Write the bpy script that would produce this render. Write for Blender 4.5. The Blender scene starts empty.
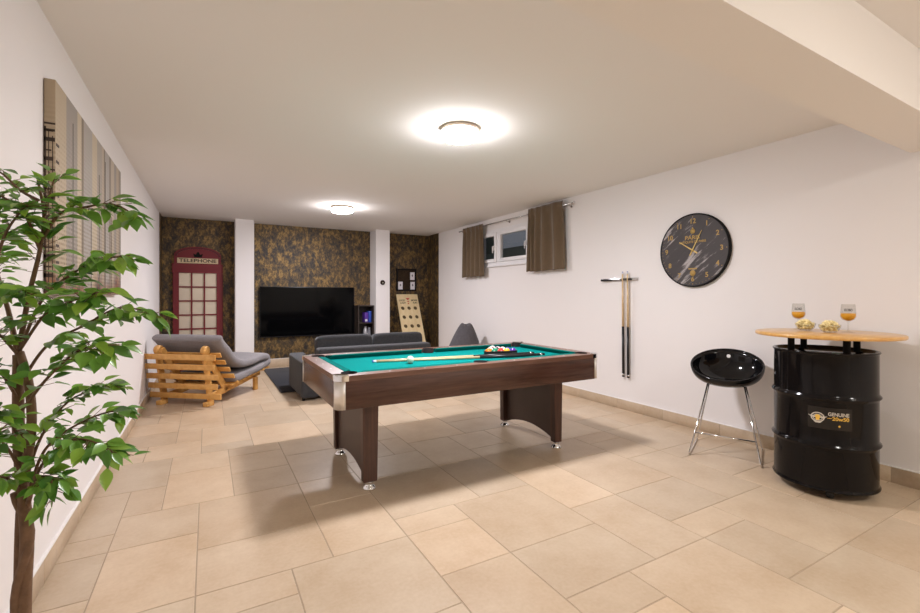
import bpy, bmesh, math, random
from mathutils import Vector, Matrix
random.seed(7)
PI = math.pi
SC = bpy.context.scene
COL = SC.collection
R = math.radians

# ------------------------------------------------------------------ materials
def nmat(name):
    m = bpy.data.materials.new(name); m.use_nodes = True
    nt = m.node_tree
    b = nt.nodes['Principled BSDF']
    return m, nt, b

def mat(name, col, rough=.5, metal=0, spec=.5, coat=0, bump=0, bscale=200, var=0, vscale=6, trans=0, ior=1.45, sheen=0, emit=None, estr=0):
    m, nt, b = nmat(name)
    b.inputs['Base Color'].default_value = (*col, 1)
    b.inputs['Roughness'].default_value = rough
    b.inputs['Metallic'].default_value = metal
    b.inputs['Specular IOR Level'].default_value = spec
    b.inputs['Coat Weight'].default_value = coat
    b.inputs['Coat Roughness'].default_value = .05
    b.inputs['Transmission Weight'].default_value = trans
    b.inputs['IOR'].default_value = ior
    b.inputs['Sheen Weight'].default_value = sheen
    if emit:
        b.inputs['Emission Color'].default_value = (*emit, 1)
        b.inputs['Emission Strength'].default_value = estr
    L = nt.links
    tc = nt.nodes.new('ShaderNodeTexCoord')
    if var:
        n = nt.nodes.new('ShaderNodeTexNoise'); n.inputs['Scale'].default_value = vscale; n.inputs['Detail'].default_value = 6
        L.new(tc.outputs['Object'], n.inputs['Vector'])
        mr = nt.nodes.new('ShaderNodeMapRange')
        mr.inputs['From Min'].default_value = .25; mr.inputs['From Max'].default_value = .75
        mr.inputs['To Min'].default_value = 1 - var; mr.inputs['To Max'].default_value = 1 + var
        L.new(n.outputs['Fac'], mr.inputs['Value'])
        mx = nt.nodes.new('ShaderNodeVectorMath'); mx.operation = 'SCALE'
        mx.inputs[0].default_value = col
        L.new(mr.outputs['Result'], mx.inputs['Scale'])
        L.new(mx.outputs['Vector'], b.inputs['Base Color'])
    if bump:
        n = nt.nodes.new('ShaderNodeTexNoise'); n.inputs['Scale'].default_value = bscale; n.inputs['Detail'].default_value = 3
        L.new(tc.outputs['Object'], n.inputs['Vector'])
        bp = nt.nodes.new('ShaderNodeBump'); bp.inputs['Strength'].default_value = bump; bp.inputs['Distance'].default_value = .003
        L.new(n.outputs['Fac'], bp.inputs['Height']); L.new(bp.outputs['Normal'], b.inputs['Normal'])
    return m

def wood(name, c1, c2, stretch=(1, 14, 14), scale=3, rough=.45, coat=0):
    m, nt, b = nmat(name); L = nt.links
    tc = nt.nodes.new('ShaderNodeTexCoord'); mp = nt.nodes.new('ShaderNodeMapping')
    mp.inputs['Scale'].default_value = stretch
    L.new(tc.outputs['Object'], mp.inputs['Vector'])
    n = nt.nodes.new('ShaderNodeTexNoise'); n.inputs['Scale'].default_value = scale; n.inputs['Detail'].default_value = 7
    n.inputs['Roughness'].default_value = .6; n.inputs['Distortion'].default_value = .4
    L.new(mp.outputs['Vector'], n.inputs['Vector'])
    cr = nt.nodes.new('ShaderNodeValToRGB')
    cr.color_ramp.elements[0].position = .33; cr.color_ramp.elements[0].color = (*c1, 1)
    cr.color_ramp.elements[1].position = .68; cr.color_ramp.elements[1].color = (*c2, 1)
    L.new(n.outputs['Fac'], cr.inputs['Fac']); L.new(cr.outputs['Color'], b.inputs['Base Color'])
    b.inputs['Roughness'].default_value = rough; b.inputs['Coat Weight'].default_value = coat
    return m

def wallpaper():
    m, nt, b = nmat('black_gold_wallpaper'); L = nt.links
    tc = nt.nodes.new('ShaderNodeTexCoord'); mp = nt.nodes.new('ShaderNodeMapping')
    mp.inputs['Scale'].default_value = (1, 1, .62)
    L.new(tc.outputs['Object'], mp.inputs['Vector'])
    n = nt.nodes.new('ShaderNodeTexNoise'); n.inputs['Scale'].default_value = 15; n.inputs['Detail'].default_value = 10
    n.inputs['Roughness'].default_value = .8
    L.new(mp.outputs['Vector'], n.inputs['Vector'])
    cr = nt.nodes.new('ShaderNodeValToRGB'); e = cr.color_ramp.elements
    e[0].position = .41; e[0].color = (.016, .011, .008, 1)
    e[1].position = .60; e[1].color = (.30, .19, .075, 1)
    x = e.new(.5); x.color = (.085, .055, .024, 1)
    L.new(n.outputs['Fac'], cr.inputs['Fac']); L.new(cr.outputs['Color'], b.inputs['Base Color'])
    mr = nt.nodes.new('ShaderNodeMapRange'); mr.inputs['From Min'].default_value = .45; mr.inputs['From Max'].default_value = .58
    mr.inputs['To Max'].default_value = .75
    L.new(n.outputs['Fac'], mr.inputs['Value']); L.new(mr.outputs['Result'], b.inputs['Metallic'])
    b.inputs['Roughness'].default_value = .5
    bp = nt.nodes.new('ShaderNodeBump'); bp.inputs['Strength'].default_value = .5; bp.inputs['Distance'].default_value = .01
    L.new(n.outputs['Fac'], bp.inputs['Height']); L.new(bp.outputs['Normal'], b.inputs['Normal'])
    return m

def stone(name='travertine_tile', attr=True, dark=1.0):
    m, nt, b = nmat(name); L = nt.links
    tc = nt.nodes.new('ShaderNodeTexCoord')
    n1 = nt.nodes.new('ShaderNodeTexNoise'); n1.inputs['Scale'].default_value = 3.2; n1.inputs['Detail'].default_value = 8; n1.inputs['Roughness'].default_value = .65
    n2 = nt.nodes.new('ShaderNodeTexNoise'); n2.inputs['Scale'].default_value = 55; n2.inputs['Detail'].default_value = 4
    L.new(tc.outputs['Object'], n1.inputs['Vector']); L.new(tc.outputs['Object'], n2.inputs['Vector'])
    cr = nt.nodes.new('ShaderNodeValToRGB'); e = cr.color_ramp.elements
    e[0].position = .3; e[0].color = (.52 * dark, .375 * dark, .24 * dark, 1)
    e[1].position = .72; e[1].color = (.68 * dark, .545 * dark, .395 * dark, 1)
    x = e.new(.5); x.color = (.60 * dark, .46 * dark, .32 * dark, 1)
    mx = nt.nodes.new('ShaderNodeMath'); mx.operation = 'MULTIPLY_ADD'
    mx.inputs[1].default_value = .25
    L.new(n2.outputs['Fac'], mx.inputs[0])
    s = nt.nodes.new('ShaderNodeMath'); s.operation = 'MULTIPLY'; s.inputs[1].default_value = .75
    L.new(n1.outputs['Fac'], s.inputs[0]); L.new(s.outputs[0], mx.inputs[2])
    L.new(mx.outputs[0], cr.inputs['Fac'])
    out = cr.outputs['Color']
    if attr:
        at = nt.nodes.new('ShaderNodeAttribute'); at.attribute_name = 'tone'
        v = nt.nodes.new('ShaderNodeVectorMath'); v.operation = 'MULTIPLY'
        L.new(out, v.inputs[0]); L.new(at.outputs['Color'], v.inputs[1]); out = v.outputs['Vector']
    L.new(out, b.inputs['Base Color'])
    b.inputs['Roughness'].default_value = .34; b.inputs['Specular IOR Level'].default_value = .4
    bp = nt.nodes.new('ShaderNodeBump'); bp.inputs['Strength'].default_value = .12; bp.inputs['Distance'].default_value = .002
    L.new(n2.outputs['Fac'], bp.inputs['Height']); L.new(bp.outputs['Normal'], b.inputs['Normal'])
    return m

def fabric(name, col, var=.12, vs=35, rough=.95, bs=500):
    return mat(name, col, rough, spec=.2, bump=.35, bscale=bs, var=var, vscale=vs, sheen=.15)

M = {}
M['paint'] = mat('white_wall_paint', (.83, .79, .77), .9, spec=.2, bump=.05, bscale=120)
M['ceil'] = mat('white_ceiling_paint', (.88, .845, .81), .95, spec=.1)
M['paper'] = wallpaper()
M['tile'] = stone(dark=.94)
M['skirt'] = stone('travertine_skirting', False, .9)
M['grout'] = mat('grout', (.40, .31, .22), .9)
M['caulk'] = mat('white_caulk', (.82, .79, .76), .7)
M['upvc'] = mat('white_window_plastic', (.82, .8, .8), .35)
M['walnut'] = wood('walnut_laminate', (.050, .020, .012), (.105, .045, .029), (1.2, 18, 18), 2.4, .27)
M['walnut_v'] = wood('walnut_laminate_upright', (.045, .018, .011), (.10, .042, .027), (18, 18, 1.2), 2.4, .4)
M['panel'] = wood('smooth_dark_panel', (.060, .034, .025), (.075, .044, .033), (2, 2, 1), 2, .45)
M['rail'] = wood('walnut_rail', (.12, .058, .038), (.21, .105, .07), (1.5, 1.5, 15), 3, .32)
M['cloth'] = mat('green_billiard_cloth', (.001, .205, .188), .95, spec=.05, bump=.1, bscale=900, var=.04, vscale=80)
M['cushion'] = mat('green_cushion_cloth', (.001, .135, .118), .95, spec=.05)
M['alu'] = mat('brushed_aluminium', (.86, .83, .79), .4, .8)
M['chrome'] = mat('chrome', (.75, .75, .76), .08, 1)
M['steel'] = mat('satin_steel', (.62, .61, .6), .22, 1)
M['black'] = mat('black_plastic', (.012, .012, .013), .35)
M['blackm'] = mat('matt_black', (.010, .009, .009), .8, spec=.2)
M['gloss'] = mat('glossy_black_acrylic', (.004, .004, .005), .06, spec=.45)
M['drum'] = mat('glossy_black_drum_paint', (.006, .005, .005), .10, spec=.22, bump=.03, bscale=9)
M['bamboo'] = wood('bamboo_board', (.60, .30, .07), (.72, .42, .13), (2, 12, 2), 3, .3, .3)
M['pine'] = wood('pine', (.58, .28, .065), (.74, .42, .13), (4, 4, 4), 3, .45)
M['maple'] = wood('maple_cue_shaft', (.60, .42, .22), (.74, .56, .33), (3, 3, 3), 4, .3)
M['ply'] = wood('pale_plywood', (.66, .50, .27), (.76, .61, .36), (8, 2, 2), 2, .6)
M['grey'] = fabric('grey_futon_fabric', (.245, .225, .228), .14, 90)
M['sofa'] = fabric('charcoal_sofa_fabric', (.047, .047, .050), .2, 40)
M['bean'] = fabric('grey_beanbag_fabric', (.088, .08, .085), .15, 30)
M['rug'] = fabric('dark_rug_pile', (.022, .023, .030), .35, 120, 1, 250)
M['curtain'] = mat('brown_curtain_fabric', (.135, .092, .054), .85, spec=.2, bump=.2, bscale=600, var=.06, vscale=20, sheen=.3)
M['red'] = mat('dark_red_enamel', (.16, .010, .016), .45)
M['reddk'] = mat('oxblood_enamel', (.09, .007, .012), .5)
M['mirror'] = mat('mirror_glass', (.66, .58, .46), .42, .5)
M['cream'] = mat('cream_sign', (.62, .48, .30), .6)
M['ink'] = mat('black_ink', (.015, .012, .01), .7)
M['screen'] = mat('television_glass', (.002, .002, .0023), .07, spec=.13)
M['gold'] = mat('gold_print', (.42, .27, .08), .5, .2)
M['goldm'] = mat('gold_hands', (.75, .55, .2), .3, .8)
M['yellow'] = mat('yellow_print', (.78, .47, .07), .6)
M['silver'] = mat('pale_print', (.55, .50, .42), .6)
M['redink'] = mat('red_print', (.5, .03, .03), .6)
M['darkwood'] = wood('dark_brown_wood', (.022, .014, .010), (.05, .034, .026), (4, 4, 1), 4, .5)
M['paperw'] = mat('white_card', (.72, .69, .72), .6)
M['backing'] = mat('brown_backing', (.038, .024, .014), .8, var=.3, vscale=30, spec=.1)
M['lampw'] = mat('lamp_diffuser', (.9, .9, .9), .5, emit=(1, .98, 1.05), estr=340)
M['lamps'] = mat('lamp_side_wall', (.9, .9, .9), .5, emit=(1, .98, .95), estr=52)
M['lampf'] = mat('warm_lamp_diffuser', (.9, .9, .9), .5, emit=(1, .97, .90), estr=125)
M['lampr'] = mat('lamp_ring', (.62, .52, .43), .35, .2)
M['beer'] = mat('amber_beer', (.90, .43, .02), .3)
M['pop'] = mat('popcorn', (.95, .81, .43), .8, var=.16, vscale=60)
M['bark'] = mat('brown_bark', (.16, .09, .05), .85, bump=.8, bscale=90, var=.3, vscale=40)
M['pot'] = mat('black_nursery_pot', (.02, .02, .02), .5)
M['soil'] = mat('soil', (.04, .025, .015), 1)
M['purple'] = mat('purple_box', (.10, .03, .30), .4)
M['blue'] = mat('blue_box', (.03, .08, .42), .4)
M['silverv'] = mat('silver_ceramic', (.5, .5, .52), .3, .5)
M['greyv'] = mat('grey_ceramic', (.18, .18, .2), .35)
M['night'] = mat('outside_earth_and_block', (.22, .24, .2), 1)
M['greenv'] = mat('green_cap', (.02, .2, .08), .4)
M['hole'] = mat('dark_hole', (.10, .07, .035), .9)

def glassmat(name, tint=(1, 1, 1), rough=0, thin_t=.92):
    m, nt, b = nmat(name); L = nt.links
    out = nt.nodes['Material Output']
    g = nt.nodes.new('ShaderNodeBsdfGlossy'); g.inputs['Roughness'].default_value = .02
    t = nt.nodes.new('ShaderNodeBsdfTransparent'); t.inputs['Color'].default_value = (*[c * thin_t for c in tint], 1)
    f = nt.nodes.new('ShaderNodeFresnel'); f.inputs['IOR'].default_value = 1.5
    mx = nt.nodes.new('ShaderNodeMixShader')
    ge = nt.nodes.new('ShaderNodeNewGeometry'); sb = nt.nodes.new('ShaderNodeMath'); sb.operation = 'SUBTRACT'; sb.inputs[0].default_value = 1
    ml = nt.nodes.new('ShaderNodeMath'); ml.operation = 'MULTIPLY'
    L.new(ge.outputs['Backfacing'], sb.inputs[1]); L.new(sb.outputs[0], ml.inputs[0]); L.new(f.outputs[0], ml.inputs[1])
    L.new(ml.outputs[0], mx.inputs[0]); L.new(t.outputs[0], mx.inputs[1]); L.new(g.outputs[0], mx.inputs[2])
    L.new(mx.outputs[0], out.inputs['Surface'])
    nt.nodes.remove(b)
    return m
M['pane'] = glassmat('window_glass')
M['glass'] = glassmat('drinking_glass', (.97, .97, .96), 0, .97)

# leaf material with per-leaf tone
def leafmat():
    m, nt, b = nmat('ficus_leaf'); L = nt.links
    at = nt.nodes.new('ShaderNodeAttribute'); at.attribute_name = 'tone'
    L.new(at.outputs['Color'], b.inputs['Base Color'])
    b.inputs['Roughness'].default_value = .30; b.inputs['Specular IOR Level'].default_value = .6
    out = nt.nodes['Material Output']
    t = nt.nodes.new('ShaderNodeBsdfTranslucent'); L.new(at.outputs['Color'], t.inputs['Color'])
    mx = nt.nodes.new('ShaderNodeMixShader'); mx.inputs[0].default_value = .25
    L.new(b.outputs[0], mx.inputs[1]); L.new(t.outputs[0], mx.inputs[2]); L.new(mx.outputs[0], out.inputs['Surface'])
    return m
M['leaf'] = leafmat()

# ------------------------------------------------------------------ mesh builder (world coordinates)
def frame(o, x, y, z=None):
    x = Vector(x).normalized(); y = Vector(y).normalized()
    z = Vector(z).normalized() if z else x.cross(y)
    m = Matrix((x, y, z)).transposed().to_4x4(); m.translation = Vector(o)
    return m

class MB:
    def __init__(s, T=None):
        s.b = bmesh.new(); s.T = T or Matrix(); s.mi = 0
    def _new(s, n0, f0, mi=None):
        pass
    def add(s, verts, faces, mi=None, smooth=False, tone=None):
        vs = [s.b.verts.new(s.T @ Vector(v)) for v in verts]
        out = []
        for f in faces:
            try:
                q = s.b.faces.new([vs[i] for i in f]); q.material_index = s.mi if mi is None else mi; q.smooth = smooth
                out.append(q)
            except ValueError: pass
        if tone is not None:
            ly = s.b.loops.layers.float_color.get('tone') or s.b.loops.layers.float_color.new('tone')
            for q in out:
                for l in q.loops: l[ly] = (*tone, 1)
        return out
    def merge(s, bm, mi=None, smooth=None):
        vm = {}
        for v in bm.verts: vm[v] = s.b.verts.new(s.T @ v.co)
        for f in bm.faces:
            q = s.b.faces.new([vm[v] for v in f.verts]); q.material_index = s.mi if mi is None else mi
            q.smooth = f.smooth if smooth is None else smooth
        bm.free()
    def box(s, x0, y0, z0, x1, y1, z1, r=0, seg=2, mi=None, M2=None):
        bm = bmesh.new(); bmesh.ops.create_cube(bm, size=1)
        for v in bm.verts:
            v.co = Vector(((x0 + x1) / 2 + v.co.x * (x1 - x0), (y0 + y1) / 2 + v.co.y * (y1 - y0), (z0 + z1) / 2 + v.co.z * (z1 - z0)))
        if r:
            bmesh.ops.bevel(bm, geom=bm.edges[:], offset=r, segments=seg, profile=.5, affect='EDGES')
            for f in bm.faces: f.smooth = True
        if M2:
            bmesh.ops.transform(bm, matrix=M2, verts=bm.verts)
        s.merge(bm, mi)
    def beam(s, a, b, w, h, up=(0, 0, 1), r=.003, mi=None):
        a = Vector(a); b = Vector(b); d = b - a; l = d.length; x = d.normalized()
        y = Vector(up).cross(x).normalized(); z = x.cross(y)
        m = Matrix((x, y, z)).transposed().to_4x4(); m.translation = a
        s.box(0, -w / 2, -h / 2, l, w / 2, h / 2, r, 2, mi, m)
    def prism(s, pts, z0, z1, M2=None, mi=None, r=0, smooth=False):
        n = len(pts); bm = bmesh.new()
        A = [bm.verts.new((p[0], p[1], z0)) for p in pts]; B = [bm.verts.new((p[0], p[1], z1)) for p in pts]
        bm.faces.new(A[::-1]); top = bm.faces.new(B)
        for i in range(n):
            f = bm.faces.new([A[i], A[(i + 1) % n], B[(i + 1) % n], B[i]]); f.smooth = smooth
        if r: bmesh.ops.bevel(bm, geom=list(top.edges), offset=r, segments=2, profile=.5, affect='EDGES')
        if M2: bmesh.ops.transform(bm, matrix=M2, verts=bm.verts)
        s.merge(bm, mi)
    def lathe(s, prof, c=(0, 0, 0), n=32, M2=None, mi=None, smooth=True, close=False):
        m = (Matrix.Translation(c)) if M2 is None else M2
        V = []; F = []
        idx = []
        for (r, z) in prof:
            if r < 1e-5:
                idx.append([len(V)]); V.append(m @ Vector((0, 0, z)))
            else:
                row = []
                for k in range(n):
                    a = 2 * PI * k / n; row.append(len(V)); V.append(m @ Vector((r * math.cos(a), r * math.sin(a), z)))
                idx.append(row)
        pr = list(zip(idx, idx[1:])) + ([(idx[-1], idx[0])] if close else [])
        for a, b in pr:
            for k in range(n):
                k2 = (k + 1) % n
                if len(a) == 1 and len(b) == 1: continue
                if len(a) == 1: F.append((a[0], b[k2], b[k]))
                elif len(b) == 1: F.append((a[k], a[k2], b[0]))
                else: F.append((a[k], a[k2], b[k2], b[k]))
        s.add(V, F, mi, smooth)
    def tube(s, pts, rad, n=10, mi=None, caps=True):
        pts = [Vector(p) for p in pts]
        if not isinstance(rad, (list, tuple)): rad = [rad] * len(pts)
        V = []; F = []; up = None
        for i, p in enumerate(pts):
            d = (pts[min(i + 1, len(pts) - 1)] - pts[max(i - 1, 0)]).normalized()
            if up is None:
                up = d.orthogonal().normalized()
            else:
                up = (up - d * up.dot(d)).normalized()
            w = d.cross(up)
            for k in range(n):
                a = 2 * PI * k / n; V.append(p + (up * math.cos(a) + w * math.sin(a)) * rad[i])
        for i in range(len(pts) - 1):
            for k in range(n):
                F.append((i * n + k, i * n + (k + 1) % n, (i + 1) * n + (k + 1) % n, (i + 1) * n + k))
        if caps:
            F.append(tuple(range(n))[::-1]); F.append(tuple((len(pts) - 1) * n + k for k in range(n)))
        s.add(V, F, mi, True)
    def puff(s, c, half, n=5, div=7, M2=None, mi=None):
        bm = bmesh.new(); bmesh.ops.create_cube(bm, size=2)
        bmesh.ops.subdivide_edges(bm, edges=bm.edges[:], cuts=div, use_grid_fill=True)
        for v in bm.verts:
            q = v.co; k = (abs(q.x) ** n + abs(q.y) ** n + abs(q.z) ** n) ** (1 / n)
            v.co = Vector((c[0] + q.x / k * half[0], c[1] + q.y / k * half[1], c[2] + q.z / k * half[2]))
        for f in bm.faces: f.smooth = True
        if M2: bmesh.ops.transform(bm, matrix=M2, verts=bm.verts)
        s.merge(bm, mi)
    def sphere(s, c, r, sub=2, mi=None, sc=(1, 1, 1)):
        bm = bmesh.new(); bmesh.ops.create_icosphere(bm, subdivisions=sub, radius=1)
        for v in bm.verts: v.co = Vector((c[0] + v.co.x * r * sc[0], c[1] + v.co.y * r * sc[1], c[2] + v.co.z * r * sc[2]))
        for f in bm.faces: f.smooth = True
        s.merge(bm, mi)
    def text(s, string, size, M2, depth=.001, mi=None, bend=None, width=None, sx=1):
        cu = bpy.data.curves.new('t', 'FONT'); cu.body = string; cu.size = size; cu.align_x = 'CENTER'; cu.align_y = 'CENTER'
        cu.extrude = depth; cu.offset = size * .02
        o = bpy.data.objects.new('t', cu); COL.objects.link(o)
        dg = bpy.context.evaluated_depsgraph_get(); me = bpy.data.meshes.new_from_object(o.evaluated_get(dg))
        bpy.data.objects.remove(o)
        xs = [v.co.x for v in me.vertices]; w = max(xs) - min(xs)
        k = (width / w) if width else sx
        bm = bmesh.new(); bm.from_mesh(me); bpy.data.meshes.remove(me)
        for v in bm.verts:
            v.co.x *= k
            v.co = bend(v.co) if bend else M2 @ v.co
        s.merge(bm, mi)
    def obj(s, name, mats, parent=None, origin=None):
        if not isinstance(mats, (list, tuple)): mats = [mats]
        if parent is not None:
            o0 = Vector(parent['_o'])
        else:
            if origin is None:
                xs = [v.co for v in s.b.verts]
                lo = Vector([min(v[i] for v in xs) for i in range(3)]); hi = Vector([max(v[i] for v in xs) for i in range(3)])
                origin = ((lo.x + hi.x) / 2, (lo.y + hi.y) / 2, lo.z)
            o0 = Vector(origin)
        me = bpy.data.meshes.new(name)
        bmesh.ops.recalc_face_normals(s.b, faces=s.b.faces[:])
        for v in s.b.verts: v.co -= o0
        s.b.to_mesh(me); s.b.free()
        for m in mats: me.materials.append(m)
        o = bpy.data.objects.new(name, me); COL.objects.link(o)
        o['_o'] = list(o0)
        if parent is not None: o.parent = parent
        else: o.location = o0
        return o

def tag(o, label, cat, group=None, kind=None):
    o['label'] = label; o['category'] = cat
    if group: o['group'] = group
    if kind: o['kind'] = kind
    return o
def thing(name, label, cat, loc, group=None):
    o = bpy.data.objects.new(name, None); COL.objects.link(o); o.location = loc; o['_o'] = list(loc)
    o.empty_display_size = .1
    return tag(o, label, cat, group)
def struct(o):
    o['kind'] = 'structure'; return o
def boolean(o, cutter, op='DIFFERENCE'):
    md = o.modifiers.new('b', 'BOOLEAN'); md.object = cutter; md.operation = op; md.solver = 'EXACT'
    bpy.context.view_layer.update()
    dg = bpy.context.evaluated_depsgraph_get()
    me = bpy.data.meshes.new_from_object(o.evaluated_get(dg))
    o.modifiers.remove(md); old = o.data; o.data = me; me.name = old.name
    bpy.data.meshes.remove(old); bpy.data.objects.remove(cutter)
    return o

# ------------------------------------------------------------------ room
XL, XR, YB, YF, H = -.63, 4.0, 8.42, -2.6, 2.5
def sbox(name, m, *bx, r=0):
    b = MB()
    for q in bx: b.box(*q, r=r)
    return struct(b.obj(name, m))
sbox('wall_left', M['paint'], (XL - .15, YF, 0, XL, YB, H))
sbox('wall_back', M['paint'], (XL - .15, YB, 0, XR + .3, YB + .15, H))
sbox('wall_front', M['paint'], (XL - .15, YF - .15, 0, XR + .3, YF, H))
WY0, WY1, WZ0, WZ1 = 5.0, 6.66, 1.735, 2.315
sbox('wall_right', M['paint'], (XR, YF, 0, XR + .3, WY0, H), (XR, WY1, 0, XR + .3, YB, H), (XR, WY0, 0, XR + .3, WY1, WZ0), (XR, WY0, WZ1, XR + .3, WY1, H))
sbox('ceiling', M['ceil'], (XL - .15, YF - .15, H, XR + .3, YB + .15, H + .15))
o = sbox('trim_1', M['paint'], (.39, 8.06, 0, .665, YB, H)); o['label'] = 'white pillar left of the television'
o = sbox('trim_2', M['paint'], (2.75, 8.06, 0, 3.02, YB, H)); o['label'] = 'white pillar right of the television'
o = sbox('trim_3', M['ceil'], (XL, .82, 2.187, XR, 1.09, H)); o['label'] = 'white ceiling beam'
# wallpaper sheets
o = sbox('trim_4', M['paper'], (XL + .006, YB - .006, .15, .39, YB, H), (.665, YB - .006, .15, 2.75, YB, H), (3.02, YB - .006, .15, XR - .006, YB, H),
     (XR - .006, 7.93, .15, XR, YB, H), (XL, 8.02, .15, XL + .006, YB, H))
o['label'] = 'black and gold mottled wallpaper'

# floor: random travertine tiles over grout
GX, GY, X0, Y0 = .19, .193, .525, 1.0
fixed = [(-1,3,2,6),(-3,5,-1,6),(-3,3,-1,5),(-3,6,0,8),(-3,8,0,11),(0,6,2,9),(0,9,2,11),(2,6,4,7),(2,4,4,6),(2,7,5,10),(2,1,4,4),
  (4,4,7,7),(4,2,7,4),(7,2,9,5),(9,2,11,3),(9,3,12,5),(9,5,12,8),(7,5,9,8),(5,7,7,10),(12,3,14,7),(11,0,14,3),(9,0,11,2),(4,1,6,2),(6,-1,9,2),
  (9,-2,12,0),(-4,11,-2,14),(-2,11,0,13),(0,11,2,14),(0,14,2,16),(-2,13,0,15),(2,10,5,12),(5,10,7,13),(14,0,17,2),(12,-2,15,0)]
occ = {}
tiles = []
def place(t):
    for i in range(t[0], t[2]):
        for j in range(t[1], t[3]):
            if (i, j) in occ: return False
    for i in range(t[0], t[2]):
        for j in range(t[1], t[3]): occ[(i, j)] = 1
    tiles.append(t); return True
for t in fixed: place(t)
I0, I1, J0, J1 = -7, 19, -19, 39
sizes = [(3, 3), (3, 2), (2, 3), (2, 2), (3, 3), (2, 2), (3, 2), (2, 1)]
rnd = random.Random(11)
for j in range(J0, J1):
    for i in range(I0, I1):
        if (i, j) in occ: continue
        ss = sizes[:]; rnd.shuffle(ss)
        for w, h in ss + [(2, 1), (1, 2), (1, 1)]:
            if place((i, j, i + w, j + h)): break
b = MB()
b.box(XL - .15, YF - .15, -.15, XR + .3, YB + .15, -.002, mi=1)
for t in tiles:
    x0 = max(X0 + t[0] * GX + .002, XL - .1); x1 = min(X0 + t[2] * GX - .002, XR + .1)
    y0 = max(Y0 + t[1] * GY + .002, YF - .1); y1 = min(Y0 + t[3] * GY - .002, YB + .1)
    if x1 - x0 < .01 or y1 - y0 < .01: continue
    k = rnd.uniform(.90, 1.07); w = rnd.uniform(-.02, .02)
    e = .0018
    V = [(x0, y0, -.003), (x1, y0, -.003), (x1, y1, -.003), (x0, y1, -.003), (x0 + e, y0 + e, 0), (x1 - e, y0 + e, 0), (x1 - e, y1 - e, 0), (x0 + e, y1 - e, 0)]
    b.add(V, [(4, 5, 6, 7), (0, 1, 5, 4), (1, 2, 6, 5), (2, 3, 7, 6), (3, 0, 4, 7)], 0, False, (k + w, k, k - w))
struct(b.obj('floor', [M['tile'], M['grout']], origin=(0, 0, 0)))

# skirting tiles
def skirt(name, runs):
    b = MB()
    for (ax, c, s, a0, a1, hgt) in runs:      # ax: wall normal axis, c: wall plane, s: inward sign
        a = a0
        while a < a1 - .01:
            e = min(a + .575, a1)
            t0, t1 = sorted((c, c + s * .012))
            g0, g1 = sorted((c, c + s * .0105))
            u0, u1 = sorted((c, c + s * .013))
            if ax == 'x':
                b.box(t0, a + .0015, 0, t1, e - .0015, hgt, .001, 1); b.box(g0, a, 0, g1, e, hgt - .002, mi=1); b.box(u0, a, hgt, u1, e, hgt + .006, mi=2)
            else:
                b.box(a + .0015, t0, 0, e - .0015, t1, hgt, .001, 1); b.box(a, g0, 0, e, g1, hgt - .002, mi=1); b.box(a, u0, hgt, e, u1, hgt + .006, mi=2)
            a = e
    return struct(b.obj(name, [M['skirt'], M['grout'], M['caulk']]))
skirt('baseboard_left', [('x', XL, 1, YF, YB, .105)])
skirt('baseboard_right', [('x', XR, -1, YF + .33, YB, .105)])
skirt('baseboard_back', [('y', YB, -1, XL + .013, .39, .145), ('y', YB, -1, .665, 2.75, .145), ('y', YB, -1, 3.02, XR - .013, .145),
    ('y', 8.06, -1, .39, .665, .105), ('y', 8.06, -1, 2.75, 3.02, .105), ('x', 2.75, -1, 8.06, YB - .013, .105), ('x', .39, -1, 8.06, YB - .013, .105), ('x', .665, 1, 8.06, YB - .013, .105), ('x', 3.02, 1, 8.06, YB - .013, .105)])

# window
w = bpy.data.objects.new('window_1', None); COL.objects.link(w); w.location = (XR, 5.83, WZ0); w['_o'] = [XR, 5.83, WZ0]; struct(w)
w['label'] = 'white twin-pane cellar window'
b = MB(); fx0, fx1 = 3.992, 4.06
g = .05
b.box(fx0, WY0, WZ0, fx1, WY0 + g, WZ1); b.box(fx0, WY1 - g, WZ0, fx1, WY1, WZ1)
b.box(fx0, WY0 + g, WZ0, fx1, WY1 - g, WZ0 + g); b.box(fx0, WY0 + g, WZ1 - g, fx1, WY1 - g, WZ1)
b.box(fx0, 5.81, WZ0 + g, fx1, 5.87, WZ1 - g)
b.obj('window_frame', M['upvc'], w)
b = MB(); b.box(3.965, WY0 - .03, WZ0 - .022, 4.02, WY1 + .03, WZ0, .004); b.obj('window_sill', M['upvc'], w)
for (a, c) in ((WY0 + g + .003, 5.807), (5.873, WY1 - g - .003)):
    b = MB(); z0, z1 = WZ0 + g + .003, WZ1 - g - .003; k = .055; q0, q1 = 3.975, 4.03
    b.box(q0, a, z0, q1, a + k, z1, .004); b.box(q0, c - k, z0, q1, c, z1, .004)
    b.box(q0, a + k, z0, q1, c - k, z0 + k, .004); b.box(q0, a + k, z1 - k, q1, c - k, z1, .004)
    sash = b.obj('window_sash', M['upvc'], w)
    b = MB(); b.box(4.0, a + k - .005, z0 + k - .005, 4.02, c - k + .005, z1 - k + .005); b.obj('window_pane', M['pane'], sash)
    b = MB(); b.box(3.955, a + .02, 1.97, 3.975, a + .045, 2.05, .003); b.tube([(3.96, a + .033, 2.035), (3.935, a + .033, 2.035), (3.935, a + .033, 1.93)], .008)
    b.obj('window_handle', M['upvc'], sash)
# ground outside the cellar window, plus an added block that darkens the left pane
b = MB(); b.add([(4.3, 3, 1.6), (4.3, 9, 1.6), (5.0, 9, 2.17), (5.0, 3, 2.17), (9, 3, 2.7), (9, 9, 2.7)], [(0, 3, 2, 1), (3, 4, 5, 2)]); b.box(4.9, 7.3, 1.5, 5.0, 10, 3.2)
struct(b.obj('trim_5', M['night']))['label'] = 'dark ground outside the window with an added block darkening the left pane'

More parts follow.
